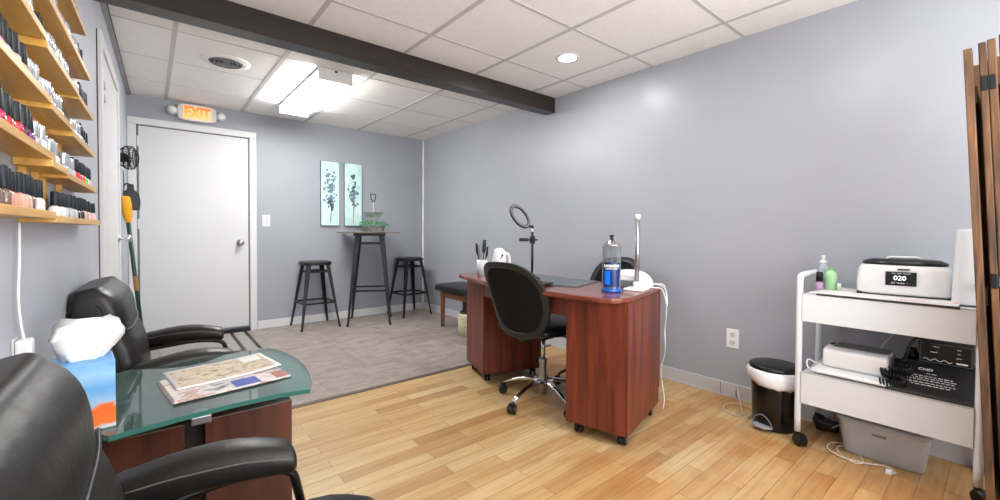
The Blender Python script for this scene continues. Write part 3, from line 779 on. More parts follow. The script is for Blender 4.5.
# ------------------------------------------------------------------ armchairs
def armchair(x, y, rz, label):
    """faces +X"""
    t = thing('leather_armchair', label, 'armchair', (x, y, 0), rz, 'black leather armchairs by the left wall')
    W = .25
    # backrest: sections climb and lean back
    prof = [(-.215, .33, .055, .23), (-.218, .42, .068, .243), (-.232, .50, .078, .25), (-.247, .58, .083, .253), (-.262, .645, .078, .253), (-.272, .685, .068, .252), (-.281, .72, .080, .253), (-.292, .77, .082, .253), (-.300, .80, .076, .253), (-.306, .822, .066, .250), (-.310, .838, .050, .243)]
    bm = B()
    sweep(bm, [((px, 0, pz), (th*.97, 0, th*.22), (0, w, 0)) for px, pz, th, w in prof], n=56, e=5.2, rnd=.02)
    back = obj('backrest', bm, M_leather, t, smooth=True, subsurf=1)
    for s in (-1, 1):
        pp = [(px+th*.25, s*(w-.002), pz+.02) for px, pz, th, w in prof[1:8]]
        pp += [(-.30, s*.247, .80), (-.34, s*.243, .79), (-.365, s*.238, .765)]
        obj('piping', tube(B(), pp, .0045, 8, k=4), M_leather2, back, smooth=True)
    bm = B(); tube(bm, [(-.208, -.238, .70), (-.200, -.14, .694), (-.199, 0, .690), (-.200, .14, .694), (-.208, .238, .70)], .005, 8)
    obj('seam', bm, M_leather2, back, smooth=True)
    # seat
    bm = B(); sweep(bm, [((px, 0, pz), (0, w, 0), (0, 0, th)) for px, pz, th, w in ((-.17, .385, .06, .205), (-.05, .395, .074, .225), (.1, .402, .078, .232), (.19, .402, .072, .225), (.245, .396, .058, .19))], n=36, e=3, rnd=.03)
    seat = obj('seat', bm, M_leather, t, smooth=True, subsurf=1)
    bm = B(); tube(bm, [(-.17, -.206, .41), (.0, -.230, .42), (.12, -.235, .42), (.21, -.22, .42), (.268, -.14, .41), (.278, 0, .41), (.268, .14, .41), (.21, .22, .42), (.12, .235, .42), (0, .230, .42), (-.17, .206, .41)], .0045, 8)
    obj('piping', bm, M_leather2, seat, smooth=True)
    for s in (-1, 1):
        yy = s*.262
        bm = B(); sweep(bm, [((px, yy+dy, pz), (0, w, 0), (0, 0, th)) for px, pz, th, w, dy in ((-.18, .550, .032, .044, s*.028), (-.10, .560, .038, .052, s*.016), (-.02, .566, .040, .056, 0), (.05, .560, .038, .056, -s*.012), (.10, .550, .032, .050, -s*.022))], n=24, e=2.6, rnd=.016)
        p = obj('arm_pad', bm, M_leather, t, smooth=True, subsurf=1)
        for q in (-1, 1):
            bm = B(); tube(bm, [(-.175, yy+q*.043+s*.028, .564), (-.1, yy+q*.0515+s*.016, .575), (0, yy+q*.0555-s*.004, .579), (.05, yy+q*.0555-s*.012, .573), (.10, yy+q*.049-s*.022, .562)], .002, 6)
            obj('stitching', bm, mat('stitch', (88, 84, 80), .7), p, smooth=True)
        bm = B(); tube(bm, [(-.215, yy, .30), (-.225, yy, .42), (-.21, yy, .515), (-.16, yy, .512), (-.03, yy, .522), (.05, yy, .518), (.11, yy, .50), (.13, yy, .45), (.15, yy, .32), (.165, yy, .12), (.16, yy, .03), (.12, yy, .016), (0, yy, .014), (-.2, yy, .014)], .01, 10, flat=(.010, .017))
        obj('arm_frame', bm, M_darkmetal, t, smooth=True)
    for px in (-.12, .12):
        obj('cross_bar', tube(B(), [(px, -.262, .3 if px < 0 else .31), (px, .262, .3 if px < 0 else .31)], .011, 10, smooth=False), M_darkmetal, t, smooth=True)
    obj('seat_support', box(B(), -.15, .16, -.18, .18, .31, .335), M_black, t, bevel=.004)
    return t
armchair(.13, .80, -.02, 'black leather armchair in the near left corner, cut by the photo edge').scale = (1, 1, .982)
armchair(.155, 2.235, -.04, 'black leather armchair beyond the glass side table, near the broom').scale = (1, 1, .982)

# ------------------------------------------------------------------ glass side table
t = thing('glass_side_table', 'side table with curved green glass top on a cherry wood base', 'side table', (.13, 1.6, 0))
ox, oy = -.13, -1.6
def rel(p): return (p[0]+ox, p[1]+oy)
gp = [(-.075, 1.335), (.05, 1.36), (.18, 1.373), (.30, 1.37), (.375, 1.355), (.398, 1.42), (.414, 1.50), (.425, 1.60), (.425, 1.70), (.414, 1.80), (.395, 1.88), (.372, 1.93), (.25, 1.935), (.08, 1.93), (-.055, 1.925), (-.085, 1.9), (-.1, 1.63), (-.09, 1.36)]
obj('glass_top', prism(B(), [rel(p) for p in gp], .553, .565), M_glass, t)
bm = B(); cx = .16; cy = 1.63
n = len(gp)
for i in range(n):
    a = rel(gp[i]); b = rel(gp[(i+1) % n])
    vs = [bm.verts.new((p[0]*1.001, p[1]*1.001, z)) for p, z in ((a, .5525), (b, .5525), (b, .5655), (a, .5655))]; bm.faces.new(vs)
obj('glass_edge', bm, M_glassedge, t, recalc=False)
M_ch2 = M_cherrydark
for (xa, xb) in ((-.10, .07), (.115, .335)):
    obj('base_cabinet', prism(B(), [rel(p) for p in ((xa, 1.40), (xb, 1.40), (xb, 1.66), (xa, 1.66))], 0, .528), M_ch2, t, bevel=.002)
obj('recessed_panel', prism(B(), [rel(p) for p in ((.07, 1.44), (.115, 1.44), (.115, 1.64), (.07, 1.64))], 0, .52), mat('dark_recess', (28, 16, 12), .5), t)
for px, py in ((.105, 1.405), (.105, 1.64), (-.06, 1.62), (.27, 1.64)):
    bm = B(); lathe(bm, [(.012, .528), (.012, .546), (.018, .549), (.018, .553), (0, .553)], 16, c=rel((px, py)))
    obj('glass_standoff', bm, M_steel, t, smooth=True)
bm = B(); prism(bm, [rel(p) for p in ((.082, 1.372), (.128, 1.372), (.128, 1.40), (.082, 1.40))], .528, .55)
obj('glass_clip', bm, M_steel, t, bevel=.003)

# magazines
t = thing('newspaper', 'folded colour newspaper lying under the newsletter on the glass table', 'newspaper', (.185, 1.60, .5658), .13)
mnp = blotch('newsprint', [(.3, (84, 92, 120)), (.42, (206, 202, 200)), (.52, (226, 222, 216)), (.6, (190, 150, 140)), (.68, (214, 206, 190))], 16, .8, 4, (1, 2, 1))
bm = B()
for k in range(4):
    box(bm, -.155+.002*k, .155, -.125+.0015*k, .115, .0003+k*.0022, .0022+k*.0022)
obj('pages', bm, mnp, t)
obj('blue_advert', box(B(), .0, .07, -.1205, -.05, .0088, .0092), mat('advert_blue', (86, 100, 176), .7), t)
obj('red_advert', box(B(), .115, .153, -.1205, -.05, .0088, .0092), mat('advert_red', (172, 116, 108), .7), t)
obj('dark_underside', box(B(), -.1545, .1545, -.1265, -.1255, .0002, .004), M_ink, t)
t = thing('newsletter', 'white-bordered newsletter with beige print lying on top of the newspaper', 'newspaper', (.19, 1.68, .5752), .13)
bm = B()
nx = 14
vs = [[bm.verts.new((-.145+.29*i/nx, -.11+.22*j/8, .0015+.006*((i/nx)**4)+.004*(1-j/8)*(i/nx)**3)) for j in range(9)] for i in range(nx+1)]
for i in range(nx):
    for j in range(8): bm.faces.new((vs[i][j], vs[i+1][j], vs[i+1][j+1], vs[i][j+1]))
pg = obj('sheet', bm, M_paper, t, smooth=True); so = pg.modifiers.new('s', 'SOLIDIFY'); so.thickness = .0012
def raised(x0, x1, y0, y1, m, name, dz=.0022):
    bm = B(); kx = 10
    def zf(x, y):
        i = (x+.145)/.29; j = (y+.11)/.22
        return .0015+.006*i**4+.004*(1-j)*i**3+dz
    v = [[bm.verts.new((x0+(x1-x0)*i/kx, y, zf(x0+(x1-x0)*i/kx, y))) for y in (y0, (y0+y1)/2, y1)] for i in range(kx+1)]
    for i in range(kx):
        for j in range(2): bm.faces.new((v[i][j], v[i+1][j], v[i+1][j+1], v[i][j+1]))
    return obj(name, bm, m, t, recalc=False)
raised(-.132, .135, -.095, .092, blotch('beige_article', [(.35, (148, 126, 104)), (.45, (208, 192, 170)), (.6, (222, 208, 186)), (.68, (170, 160, 120))], 30, .8, 2, (1, 2, 1)), 'printed_article')
raised(.066, .126, .02, .09, M_paper, 'white_box', .0030)
# tissue box
t = thing('tissue_box', 'blue and orange tissue box with white tissue sticking out', 'tissue box', (-.125, 1.445, .5655), .1)
def tissue_mat():
    m, nt, p = newmat('tissue_carton_print')
    tc = N(nt, 'ShaderNodeTexCoord'); sp = N(nt, 'ShaderNodeSeparateXYZ'); nt.links.new(tc.outputs['Object'], sp.inputs[0])
    nz = N(nt, 'ShaderNodeTexNoise'); nz.inputs['Scale'].default_value = 14; nz.inputs['Detail'].default_value = 4; nt.links.new(tc.outputs['Object'], nz.inputs['Vector'])
    ma = N(nt, 'ShaderNodeMath', operation='MULTIPLY_ADD'); ma.inputs[1].default_value = .09
    nt.links.new(nz.outputs[0], ma.inputs[0]); nt.links.new(sp.outputs['Z'], ma.inputs[2])
    mr = N(nt, 'ShaderNodeMapRange'); mr.inputs['From Min'].default_value = .02; mr.inputs['From Max'].default_value = .21
    nt.links.new(ma.outputs[0], mr.inputs['Value'])
    rp = N(nt, 'ShaderNodeValToRGB'); el = rp.color_ramp.elements
    el[0].position = 0; el[0].color = lin((190, 206, 216)); el[1].position = 1; el[1].color = lin((110, 170, 222))
    for pos, c in ((.18, (200, 210, 214)), (.24, (232, 120, 40)), (.42, (236, 104, 30)), (.47, (150, 190, 215)), (.62, (92, 158, 214)), (.8, (150, 196, 228))):
        q = el.new(pos); q.color = lin(c)
    nt.links.new(mr.outputs[0], rp.inputs[0]); nt.links.new(rp.outputs[0], p.inputs['Base Color']); p.inputs['Roughness'].default_value = .45
    return m
obj('carton', box(B(), -.055, .055, -.055, .055, 0, .165), tissue_mat(), t, bevel=.003)
bm = B(); rnd = random.Random(5)
rings = []
for k in range(8):
    z = .163+k*.0135; r = .026+.014*math.sin(k/7*PI*.9)+(.002 if k > 4 else 0)
    ring = []
    for i in range(18):
        a = 2*PI*i/18
        rr = r*(1+.30*math.sin(5*a+k*.4)+.12*rnd.random())
        ring.append(bm.verts.new((rr*math.cos(a)*1.15+.003*k*(1 if math.cos(a) > 0 else -.2), rr*math.sin(a)*.55, z+(.012*math.sin(3*a) if k > 4 else 0))))
    rings.append(ring)
for a, b in zip(rings, rings[1:]):
    for i in range(18): bm.faces.new((a[i], a[(i+1) % 18], b[(i+1) % 18], b[i]))
bm.faces.new(rings[-1])
obj('tissue', bm, mat('tissue_white', (240, 240, 238), .9), t, smooth=True)

# ------------------------------------------------------------------ manicure desk
t = thing('manicure_desk', 'cherry wood manicure desk with curved top on castered pedestals', 'desk', (1.9, 1.9, 0))
ox, oy = -1.9, -1.9
top = [(1.80, 1.165), (1.73, 1.172), (1.685, 1.20), (1.66, 1.25), (1.636, 1.40), (1.622, 1.58), (1.612, 1.78), (1.618, 2.0), (1.64, 2.18), (1.668, 2.30), (1.71, 2.46), (1.745, 2.57), (1.775, 2.60), (1.82, 2.60), (2.26, 2.47), (2.27, 2.42), (2.225, 2.15), (2.205, 1.9), (2.22, 1.65), (2.285, 1.36), (2.295, 1.29)]
def rel(p): return (p[0]+ox, p[1]+oy)
obj('desktop', prism(B(), [rel(p) for p in top], .704, .731), M_cherrytop, t, bevel=.008, seg=3)
def ped(pts, extra=None):
    p = obj('pedestal', prism(B(), [rel(q) for q in pts], .062, .704), M_cherry, t, bevel=.0015)
    return p
A, Bq = V(1.752, 1.152, 0), V(1.667, 1.465, 0); du = V(.969, .249, 0)
p1 = ped([A.xy, (A+du*.53).xy, (Bq+du*.53).xy, Bq.xy])
q = A+du*.53; q2 = q+V(-.26, .965, 0)*.3
obj('back_panel', prism(B(), [rel(v.xy) for v in (q-V(-.26, .965, 0)*.0, q+du*.016, q2+du*.016, q2)], .15, .704), M_cherry, p1)
E_, F_ = V(1.867, 2.640, 0), V(1.758, 2.292, 0); dv = V(.945, -.325, 0)
p2 = ped([F_.xy, (F_+dv*.45).xy, (E_+dv*.45).xy, E_.xy])
# apron drawer between pedestals
bm = B(); prism(bm, [rel(v) for v in ((1.695, 1.47), (1.735, 1.47), (1.715, 1.88), (1.80, 2.31), (1.765, 2.31), (1.675, 1.88))], .600, .704)
obj('apron', bm, M_cherry, t, bevel=.001)
def caster(par, x, y, ang, r=.024):
    M = Matrix.Translation((x, y, r)) @ Matrix.Rotation(ang, 4, 'Z') @ Matrix.Rotation(PI/2, 4, 'X')
    bm = B()
    for s in (-1, 1): lathe(bm, [(0, s*.013-.008), (r*.9, s*.013-.008), (r, s*.013-.005), (r, s*.013+.005), (r*.9, s*.013+.008), (0, s*.013+.008)], 18, M)
    c = obj('caster', bm, M_black, par, smooth=False)
    bm = B(); box(bm, x-.012, x+.012, y-.012, y+.012, r*1.2, max(r*2.3, .0)+.006); obj('caster_fork', bm, M_black, c, bevel=.002)
def off(P, a, b, d, e): return P+d*a+e*b
ee = V(-.26, .965, 0)
for a, b in ((.05, .04), (.05, .27), (.47, .04), (.47, .27)):
    c = A+du*a+ee*b; caster(t, c.x+ox, c.y+oy, .4)
ef = V(.292, .956, 0)
for a, b in ((.05, .05), (.05, .31), (.4, .05), (.4, .31)):
    c = F_+dv*a+ef*b; caster(t, c.x+ox, c.y+oy, .8)

# things on the desk (top .731)
ZT = .7313
bm = B(); prism(bm, [(1.865, 1.565), (2.19, 1.66), (2.13, 2.12), (1.80, 2.05), (1.80, 1.80)], ZT, ZT+.005)
tag(obj('glass_sheet', bm, thin_glass('blue_grey_glass', (150, 170, 178), .35), bevel=.001), 'thin glass sheet lying on the desk top in the middle', 'glass sheet')
t = thing('black_tablet', 'black flat tablet case lying on the desk behind the office chair', 'tablet', (1.76, 1.80, ZT), .2)
obj('case', box(B(), -.06, .06, -.10, .10, 0, .018), M_leather2, t, bevel=.006)
obj('clasp', box(B(), .02, .05, -.102, -.098, .004, .010), M_steel, t)

t = thing('disinfectant_jar', 'tall glass jar of bright blue disinfectant with steel lid on the desk', 'jar', (1.885, 1.345, ZT))
t.scale = (1.1, 1.1, .93)
obj('glass_wall', lathe(B(), [(0, 0), (.046, 0), (.047, .012), (.044, .02), (.044, .258), (.046, .262), (.041, .262), (.041, .02), (0, .018)], 36), M_clear, t, smooth=True)
obj('blue_liquid', lathe(B(), [(0, .02), (.0405, .02), (.0405, .162), (0, .162)], 36), M_bluewater, t, smooth=False)
obj('glass_foot', lathe(B(), [(0, .0005), (.0475, .0005), (.049, .01), (.046, .022), (0, .022)], 36), mat('blue_foot', (14, 86, 176), .1, coat=.5), t, smooth=True)
bm = B()
ca = math.atan2(-1.345, -1.885)      # direction to the viewer side
for i in range(16):
    a0 = ca-.95+i*1.9/16; a1 = a0+1.9/16
    vs = [bm.verts.new((.0447*math.cos(a), .0447*math.sin(a), z)) for a, z in ((a0, .035), (a1, .035), (a1, .168), (a0, .168))]; bm.faces.new(vs)
obj('blue_label', bm, M_blueback, t, recalc=False)
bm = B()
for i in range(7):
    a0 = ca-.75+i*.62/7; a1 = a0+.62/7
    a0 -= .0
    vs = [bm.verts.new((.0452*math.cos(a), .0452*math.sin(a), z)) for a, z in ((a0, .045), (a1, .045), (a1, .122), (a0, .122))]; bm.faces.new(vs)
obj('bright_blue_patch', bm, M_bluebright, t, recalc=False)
dn = V(math.cos(ca), math.sin(ca), 0); tx = V(-math.sin(ca), math.cos(ca), 0)
text('BARBICIDE', .020, frame_M(dn*.0455+V(0, 0, .149), tx, (0, 0, 1)), M_wtext, t, bend=.0455, bold=.0007, sx=.8)
text('DISINFECTANT', .010, frame_M(dn*.0455+V(0, 0, .133), tx, (0, 0, 1)), M_wtext, t, bend=.0455, bold=.0002, sx=.9)
lid = obj('lid', lathe(B(), [(.045, .258), (.048, .262), (.048, .266), (.03, .275), (.016, .29), (.006, .296), (0, .296)], 30), M_chrome, t, smooth=True)
obj('lid_knob', lathe(B(), [(.006, .294), (.012, .300), (.006, .306), (.006, .310), (.011, .314), (.011, .322), (0, .324)], 18), M_black, lid, smooth=True)
obj('lift_rod', tube(B(), [(0, 0, .02), (0, 0, .29)], .0018, 6, smooth=False), M_steel, t)

t = thing('desk_tube_lamp', 'slim upright tube lamp with silver stem and white cap on the desk', 'lamp', (2.055, 1.30, ZT), .25)
obj('base', box(B(), -.075, .055, -.055, .05, 0, .014), M_white, t, bevel=.005)
obj('socket', lathe(B(), [(.022, .014), (.02, .04), (.013, .046), (0, .046)], 20), M_white, t, smooth=True)
obj('tube', lathe(B(), [(.0125, .04), (.0125, .385), (0, .385)], 18), M_steel, t, smooth=True)
obj('cap', lathe(B(), [(.015, .385), (.0155, .41), (.012, .413), (0, .413)], 18), M_white, t, smooth=True)
tube_root = t
t = thing('nail_lamp', 'white domed nail dryer lamp on the desk behind the blue jar', 'nail lamp', (2.165, 1.415, ZT), .2)
bm = B()
sweep(bm, [((px, 0, .0), (0, w, 0), (0, 0, h_)) for px, w, h_ in ((-.09, .115, .085), (-.05, .13, .1), (.02, .132, .1), (.06, .115, .085), (.08, .08, .05))], n=36, e=2.4, rnd=.012)
bmesh.ops.bisect_plane(bm, geom=bm.verts[:]+bm.edges[:]+bm.faces[:], plane_co=(0, 0, .004), plane_no=(0, 0, -1), clear_outer=True)
bmesh.ops.holes_fill(bm, edges=[e for e in bm.edges if e.is_boundary])
bmesh.ops.translate(bm, verts=bm.verts, vec=(0, 0, -.003))
obj('dome', bm, M_white, t, smooth=True)
obj('hand_opening', box(B(), -.108, -.098, -.07, .07, .005, .045), M_grey, t, bevel=.01)
bm = B(); tube(bm, [(2.2, 1.33, ZT+.02), (2.245, 1.287, ZT+.018), (2.275, 1.265, .742), (2.283, 1.255, .69), (2.275, 1.248, .62), (2.285, 1.255, .55), (2.31, 1.275, .48), (2.30, 1.265, .40), (2.33, 1.285, .33), (2.36, 1.32, .24), (2.38, 1.33, .16), (2.36, 1.30, .06), (2.33, 1.29, .004)], .003, 8)
attach(obj('power_cord', bm, M_cord, smooth=True), t)
bm = B(); tube(bm, [(2.10, 1.285, ZT+.012), (2.17, 1.255, ZT+.006), (2.215, 1.243, .726), (2.235, 1.235, .68), (2.25, 1.235, .64), (2.27, 1.24, .63), (2.29, 1.252, .66), (2.29, 1.262, .71), (2.265, 1.285, .742), (2.22, 1.34, .745)], .0032, 8)
attach(obj('lamp_cord', bm, M_cord, smooth=True), tube_root)

t = thing('ring_light', 'small black ring light on a stand on the desk', 'ring light', (1.965, 2.03, ZT+.0052))
obj('base', lathe(B(), [(0, 0), (.05, 0), (.05, .006), (.01, .012), (0, .012)], 24), M_black, t, smooth=True)
obj('pole', tube(B(), [(0, 0, .01), (0, 0, .31)], .0085, 12, smooth=False), M_black, t, smooth=True)
obj('pole_tip', tube(B(), [(0, 0, .31), (0, 0, .33)], .006, 10, smooth=False), M_white, t, smooth=True)
cdir = V(.769, -.639, 0)       # roughly sideways to the viewer
rc = V(0, 0, .413)-cdir*.080
u_ = (cdir*.62+V(0, 0, -.78)).normalized(); v_ = ((cdir*.78+V(0, 0, .62))*.56+V(.639, .769, 0)*.83).normalized(); nrm = u_.cross(v_)
if nrm.dot(V(-.639, -.769, 0)) < 0: nrm = -nrm
def ring_strip(ra, rb, dd, th):
    bm = B(); n = 48; R = []
    for i in range(n):
        a = 2*PI*i/n; dr = u_*math.cos(a)*1.0+v_*math.sin(a)*.98
        R.append([bm.verts.new(rc+dr*ra+nrm*dd), bm.verts.new(rc+dr*rb+nrm*dd), bm.verts.new(rc+dr*rb+nrm*(dd-th)), bm.verts.new(rc+dr*ra+nrm*(dd-th))])
    for i in range(n):
        a, b = R[i], R[(i+1) % n]
        for j in range(4): bm.faces.new((a[j], a[(j+1) % 4], b[(j+1) % 4], b[j]))
    return bm
rg = obj('ring', ring_strip(.070, .092, .0, .010), M_black, t, smooth=False)
obj('diffuser', ring_strip(.077, .085, .0015, .002), mat('ring_diffuser', (128, 129, 132), .4), rg)
obj('swivel', tube(B(), [V(0, 0, .33), V(0, 0, .345), rc+u_*.092], .008, 10), M_black, t, smooth=True)
cl = obj('phone_clamp', tube(B(), [V(0, 0, .255)-cdir*.088, V(0, 0, .255)-cdir*.03], .011, 10, smooth=False), M_black, t)
obj('clamp_knob', tube(B(), [V(0, 0, .255)-cdir*.03, V(0, 0, .255)+cdir*.035], .006, 8, smooth=False), M_black, t)
obj('clamp_collar', bx(0, 0, .255, .028, .028, .05), M_black, t, bevel=.004)

t = thing('brush_holder', 'clear cup of combs and brushes at the far left end of the desk', 'brush holder', (1.855, 2.435, ZT))
obj('cup', lathe(B(), [(0, 0), (.034, 0), (.04, .11), (.037, .11), (.032, .004), (0, .004)], 24), mat('frosted_cup', (205, 208, 212), .3), t, smooth=True)
for i, (dx, dy, hh, w, m) in enumerate(((-.015, .01, .225, .010, M_black), (.0, -.012, .25, .014, M_frame), (.012, .012, .24, .012, M_steel), (.018, -.004, .20, .009, M_black), (-.02, -.01, .215, .01, M_grey))):
    b_ = tag(obj('styling_brush', sweep(B(), [((dx, dy, .005), (.003, 0, 0), (0, .003, 0)), ((dx*1.6, dy*1.6, hh*.6), (.0035, 0, 0), (0, .0035, 0)), ((dx*2, dy*2, hh*.72), (w, 0, 0), (0, w*.8, 0)), ((dx*2.3, dy*2.3, hh), (w*.8, 0, 0), (0, w*.6, 0))], n=12, e=2.2, rnd=.004), m, smooth=True),
        ['black slim brush leaning left in the clear cup', 'charcoal brush standing tallest in the clear cup', 'silver brush at the back of the clear cup', 'black thin brush on the right of the clear cup', 'grey brush at the front left of the clear cup'][i], 'brush', 'brushes in the clear cup')
    b_.location = (1.855, 2.435, ZT)
t = thing('white_pitcher', 'white rounded pitcher with black mark beside the brush cup on the desk', 'pitcher', (1.93, 2.335, ZT))
obj('body', lathe(B(), [(0, 0), (.046, 0), (.052, .02), (.054, .13), (.048, .165), (.034, .188), (.015, .196), (0, .196)], 30), mat('milky_white', (232, 234, 236), .25), t, smooth=True)
obj('handle', tube(B(), [V(0, 0, .16)+cdir*.035, V(0, 0, .15)+cdir*.065, V(0, 0, .11)+cdir*.075, V(0, 0, .06)+cdir*.068, V(0, 0, .04)+cdir*.045], .011, 10), M_white, t, smooth=True)
obj('black_mark', sweep(B(), [(V(-.035, -.035, .12)+cdir*.015, cdir*.004, V(.003, .003, 0)), (V(-.03, -.034, .15)+cdir*.027, cdir*.008, V(.003, .003, 0))], n=10, e=2, rnd=.003), M_ink, t, smooth=True)

# ------------------------------------------------------------------ task chairs
def office_chair(x, y, rz, label, zb=.88, arc=1.0):
    """faces +X; back at -X"""
    t = thing('office_chair', label, 'office chair', (x, y, 0), rz, 'black office chairs at the desk')
    w, h, zc = .222, .225, zb-.225
    def surf(yy, zz):
        return V(-.315-.15*(zz-zc)/.4*1.0+.05*(yy/w)**2*1.0-.0+.035*math.cos((zz-zc)/h*1.5), yy, zz)
    def outline(k, i, n):
        a = 2*PI*i/n; ca, sa = math.cos(a), math.sin(a)
        yy = w*k*math.copysign(abs(ca)**(2/3.0), ca); zz = zc+h*k*math.copysign(abs(sa)**(2/2.7), sa)
        if zz < zc: yy *= 1-.16*(zc-zz)/h
        return surf(yy, zz)
    n = 64
    bm = B(); rows = []
    for k, o in ((1.0, 0), (1.0, .022), (.85, .024), (.83, .012), (.85, 0)):
        rows.append([bm.verts.new(outline(k, i, n)-V(o-.01, 0, 0)) for i in range(n)])
    for a, b in zip(rows, rows[1:]+rows[:1]):
        for i in range(n): bm.faces.new((a[i], a[(i+1) % n], b[(i+1) % n], b[i]))
    bf = obj('backrest_frame', bm, M_frame, t, smooth=True, bevel=.004)
    bm = B(); g = 14; grid = []
    for k in [j/8 for j in range(9)]:
        if k == 0: grid.append([bm.verts.new(surf(0, zc)-V(.002, 0, 0))])
        else: grid.append([bm.verts.new(outline(.87*k, i, n)-V(.002, 0, 0)) for i in range(n)])
    for i in range(n): bm.faces.new((grid[0][0], grid[1][i], grid[1][(i+1) % n]))
    for a, b in zip(grid[1:], grid[2:]):
        for i in range(n): bm.faces.new((a[i], b[i], b[(i+1) % n], a[(i+1) % n]))
    pn = obj('backrest_mesh', bm, M_blackm, t, smooth=True); s = pn.modifiers.new('s', 'SOLIDIFY'); s.thickness = .006
    bm = B(); sweep(bm, [((px, 0, .475), (0, ww, 0), (0, 0, th)) for px, ww, th in ((-.2, .19, .03), (-.1, .225, .04), (.05, .235, .04), (.16, .22, .036), (.215, .18, .028))], n=36, e=3, rnd=.02)
    obj('seat', bm, M_leather2, t, smooth=True)
    obj('back_bracket', tube(B(), [(-.05, 0, .42), (-.18, 0, .41), (-.195, 0, .44), (-.205, 0, .54)], .02, 10, flat=(.012, .028)), M_black, t, smooth=True)
    obj('mechanism', bx(0, 0, .42, .2, .16, .04), M_black, t, bevel=.01)
    obj('lever', tube(B(), [(.03, -.06, .42), (.04, -.16, .41), (.03, -.22, .37)], .006, 8), M_black, t, smooth=True)
    obj('gas_lift', lathe(B(), [(.014, .22), (.014, .41), (0, .41)], 16), M_chrome, t, smooth=True)
    obj('gas_lift_sleeve', lathe(B(), [(.024, .05), (.024, .13), (.023, .235), (.026, .245), (.026, .265), (0, .265)], 20), M_steel, t, smooth=True)
    for i in range(5):
        a = i*2*PI/5+.60
        c, s = math.cos(a), math.sin(a)
        bm = B(); sweep(bm, [((r*c, r*s, z), (-s*ww, c*ww, 0), (0, 0, th)) for r, z, ww, th in ((.015, .125, .022, .014), (.08, .128, .017, .012), (.16, .115, .015, .010), (.235, .088, .014, .009), (.272, .07, .012, .008))], n=16, e=2.5)
        lg = obj('star_leg', bm, M_chrome if arc else M_black, t, smooth=True)
        bm = B(); M = Matrix.Translation((.275*c, .275*s, .028)) @ Matrix.Rotation(a+.5, 4, 'Z') @ Matrix.Rotation(PI/2, 4, 'X')
        for q in (-1, 1): lathe(bm, [(0, q*.014-.01), (.024, q*.014-.01), (.028, q*.014-.004), (.028, q*.014+.004), (.024, q*.014+.01), (0, q*.014+.01)], 18, M)
        cs = obj('caster', bm, M_black, lg)
        obj('caster_hood', bx(.275*c, .275*s, .053, .03, .03, .024), M_black, lg, bevel=.006)
    return t
office_chair(1.87, 1.83, .12, 'black mesh-back office chair with chrome base at the near side of the desk')
office_chair(2.36, 1.83, PI+.05, 'black office chair half hidden behind the desk, by the long wall', zb=.86, arc=0).scale = (.92, .86, 1)

# ------------------------------------------------------------------ trash can
t = thing('trash_can', 'black step trash can with white liner beside the white cart', 'trash can', (2.605, .80, 0), 2.95)
prof = [(0, .004), (.1, .004), (.103, .015), (.112, .30), (.108, .3), (.1, .02), (0, .02)]
obj('can_body', lathe(B(), prof, 36), mat('glossy_black', (13, 13, 14), .25), t, smooth=True, bevel=.001)
bm = B(); rnd = random.Random(8); R = []
for z, r in ((.315, .111), (.318, .122), (.305, .13), (.28, .134), (.258, .128), (.25, .119), (.262, .116)):
    R.append([bm.verts.new(((r+rnd.uniform(-.004, .006))*math.cos(2*PI*i/40), (r+rnd.uniform(-.004, .006))*math.sin(2*PI*i/40), z+(rnd.uniform(-.008, .008) if z < .3 else 0)-.02*math.cos(2*PI*i/40-1.0)*(z < .3))) for i in range(40)])
for a, b in zip(R, R[1:]):
    for i in range(40): bm.faces.new((a[i], a[(i+1) % 40], b[(i+1) % 40], b[i]))
obj('liner_bag', bm, M_bag, t, smooth=True)
obj('lid', lathe(B(), [(.11, .312), (.122, .318), (.124, .328), (.115, .338), (.07, .345), (0, .347)], 40), M_black, t, smooth=True)
obj('pedal', sweep(B(), [((px, 0, .025), (0, w, 0), (0, 0, .006)) for px, w in ((.10, .05), (.125, .048), (.14, .03))], n=18, e=3, rnd=.004), mat('grey_pedal', (150, 155, 160), .35), t, smooth=True)
obj('pedal_arch', tube(B(), [(.112, -.05, .02), (.116, -.04, .06), (.117, 0, .085), (.116, .04, .06), (.112, .05, .02)], .003, 6), M_grey, t, smooth=True)

# ------------------------------------------------------------------ white cart
YA, YB, XA, XB = .655, .062, 2.462, 2.80
CZ1, CZ2 = .757, .372
t = thing('white_cart', 'white two-tier rolling cart with box shelves against the long wall', 'cart', (2.63, .36, 0))
ox, oy = -2.63, -.36
def u_frame(y):
    bm = B(); r = .035
    pts = [(XA+ox, y+oy, .07), (XA+ox, y+oy, .35), (XA+ox, y+oy, .79), (XA+ox+.012, y+oy, .825), (XA+ox+.04, y+oy, .84), (XB+ox-.04, y+oy, .84), (XB+ox-.012, y+oy, .825), (XB+ox, y+oy, .79), (XB+ox, y+oy, .35), (XB+ox, y+oy, .07)]
    tube(bm, pts, .013, 12, k=4, flat=(.014, .014)); return bm
for y in (YA, YB): obj('side_frame', u_frame(y), M_cart, t, smooth=True)
def tray(z0, z1):
    bm = B(); x0, x1, y0, y1 = XA+ox-.008, XB+ox+.005, YB+oy+.014, YA+oy-.014
    box(bm, x0, x1, y0, y1, z1-.016, z1-.006)                  # shelf board
    box(bm, x0-.006, x0+.004, y0, y1, z0, z1-.003); box(bm, x1-.004, x1+.004, y0, y1, z0, z1-.003)
    box(bm, x0, x1, y0, y0+.008, z0, z1-.005); box(bm, x0, x1, y1-.008, y1, z0, z1-.005)
    return bm
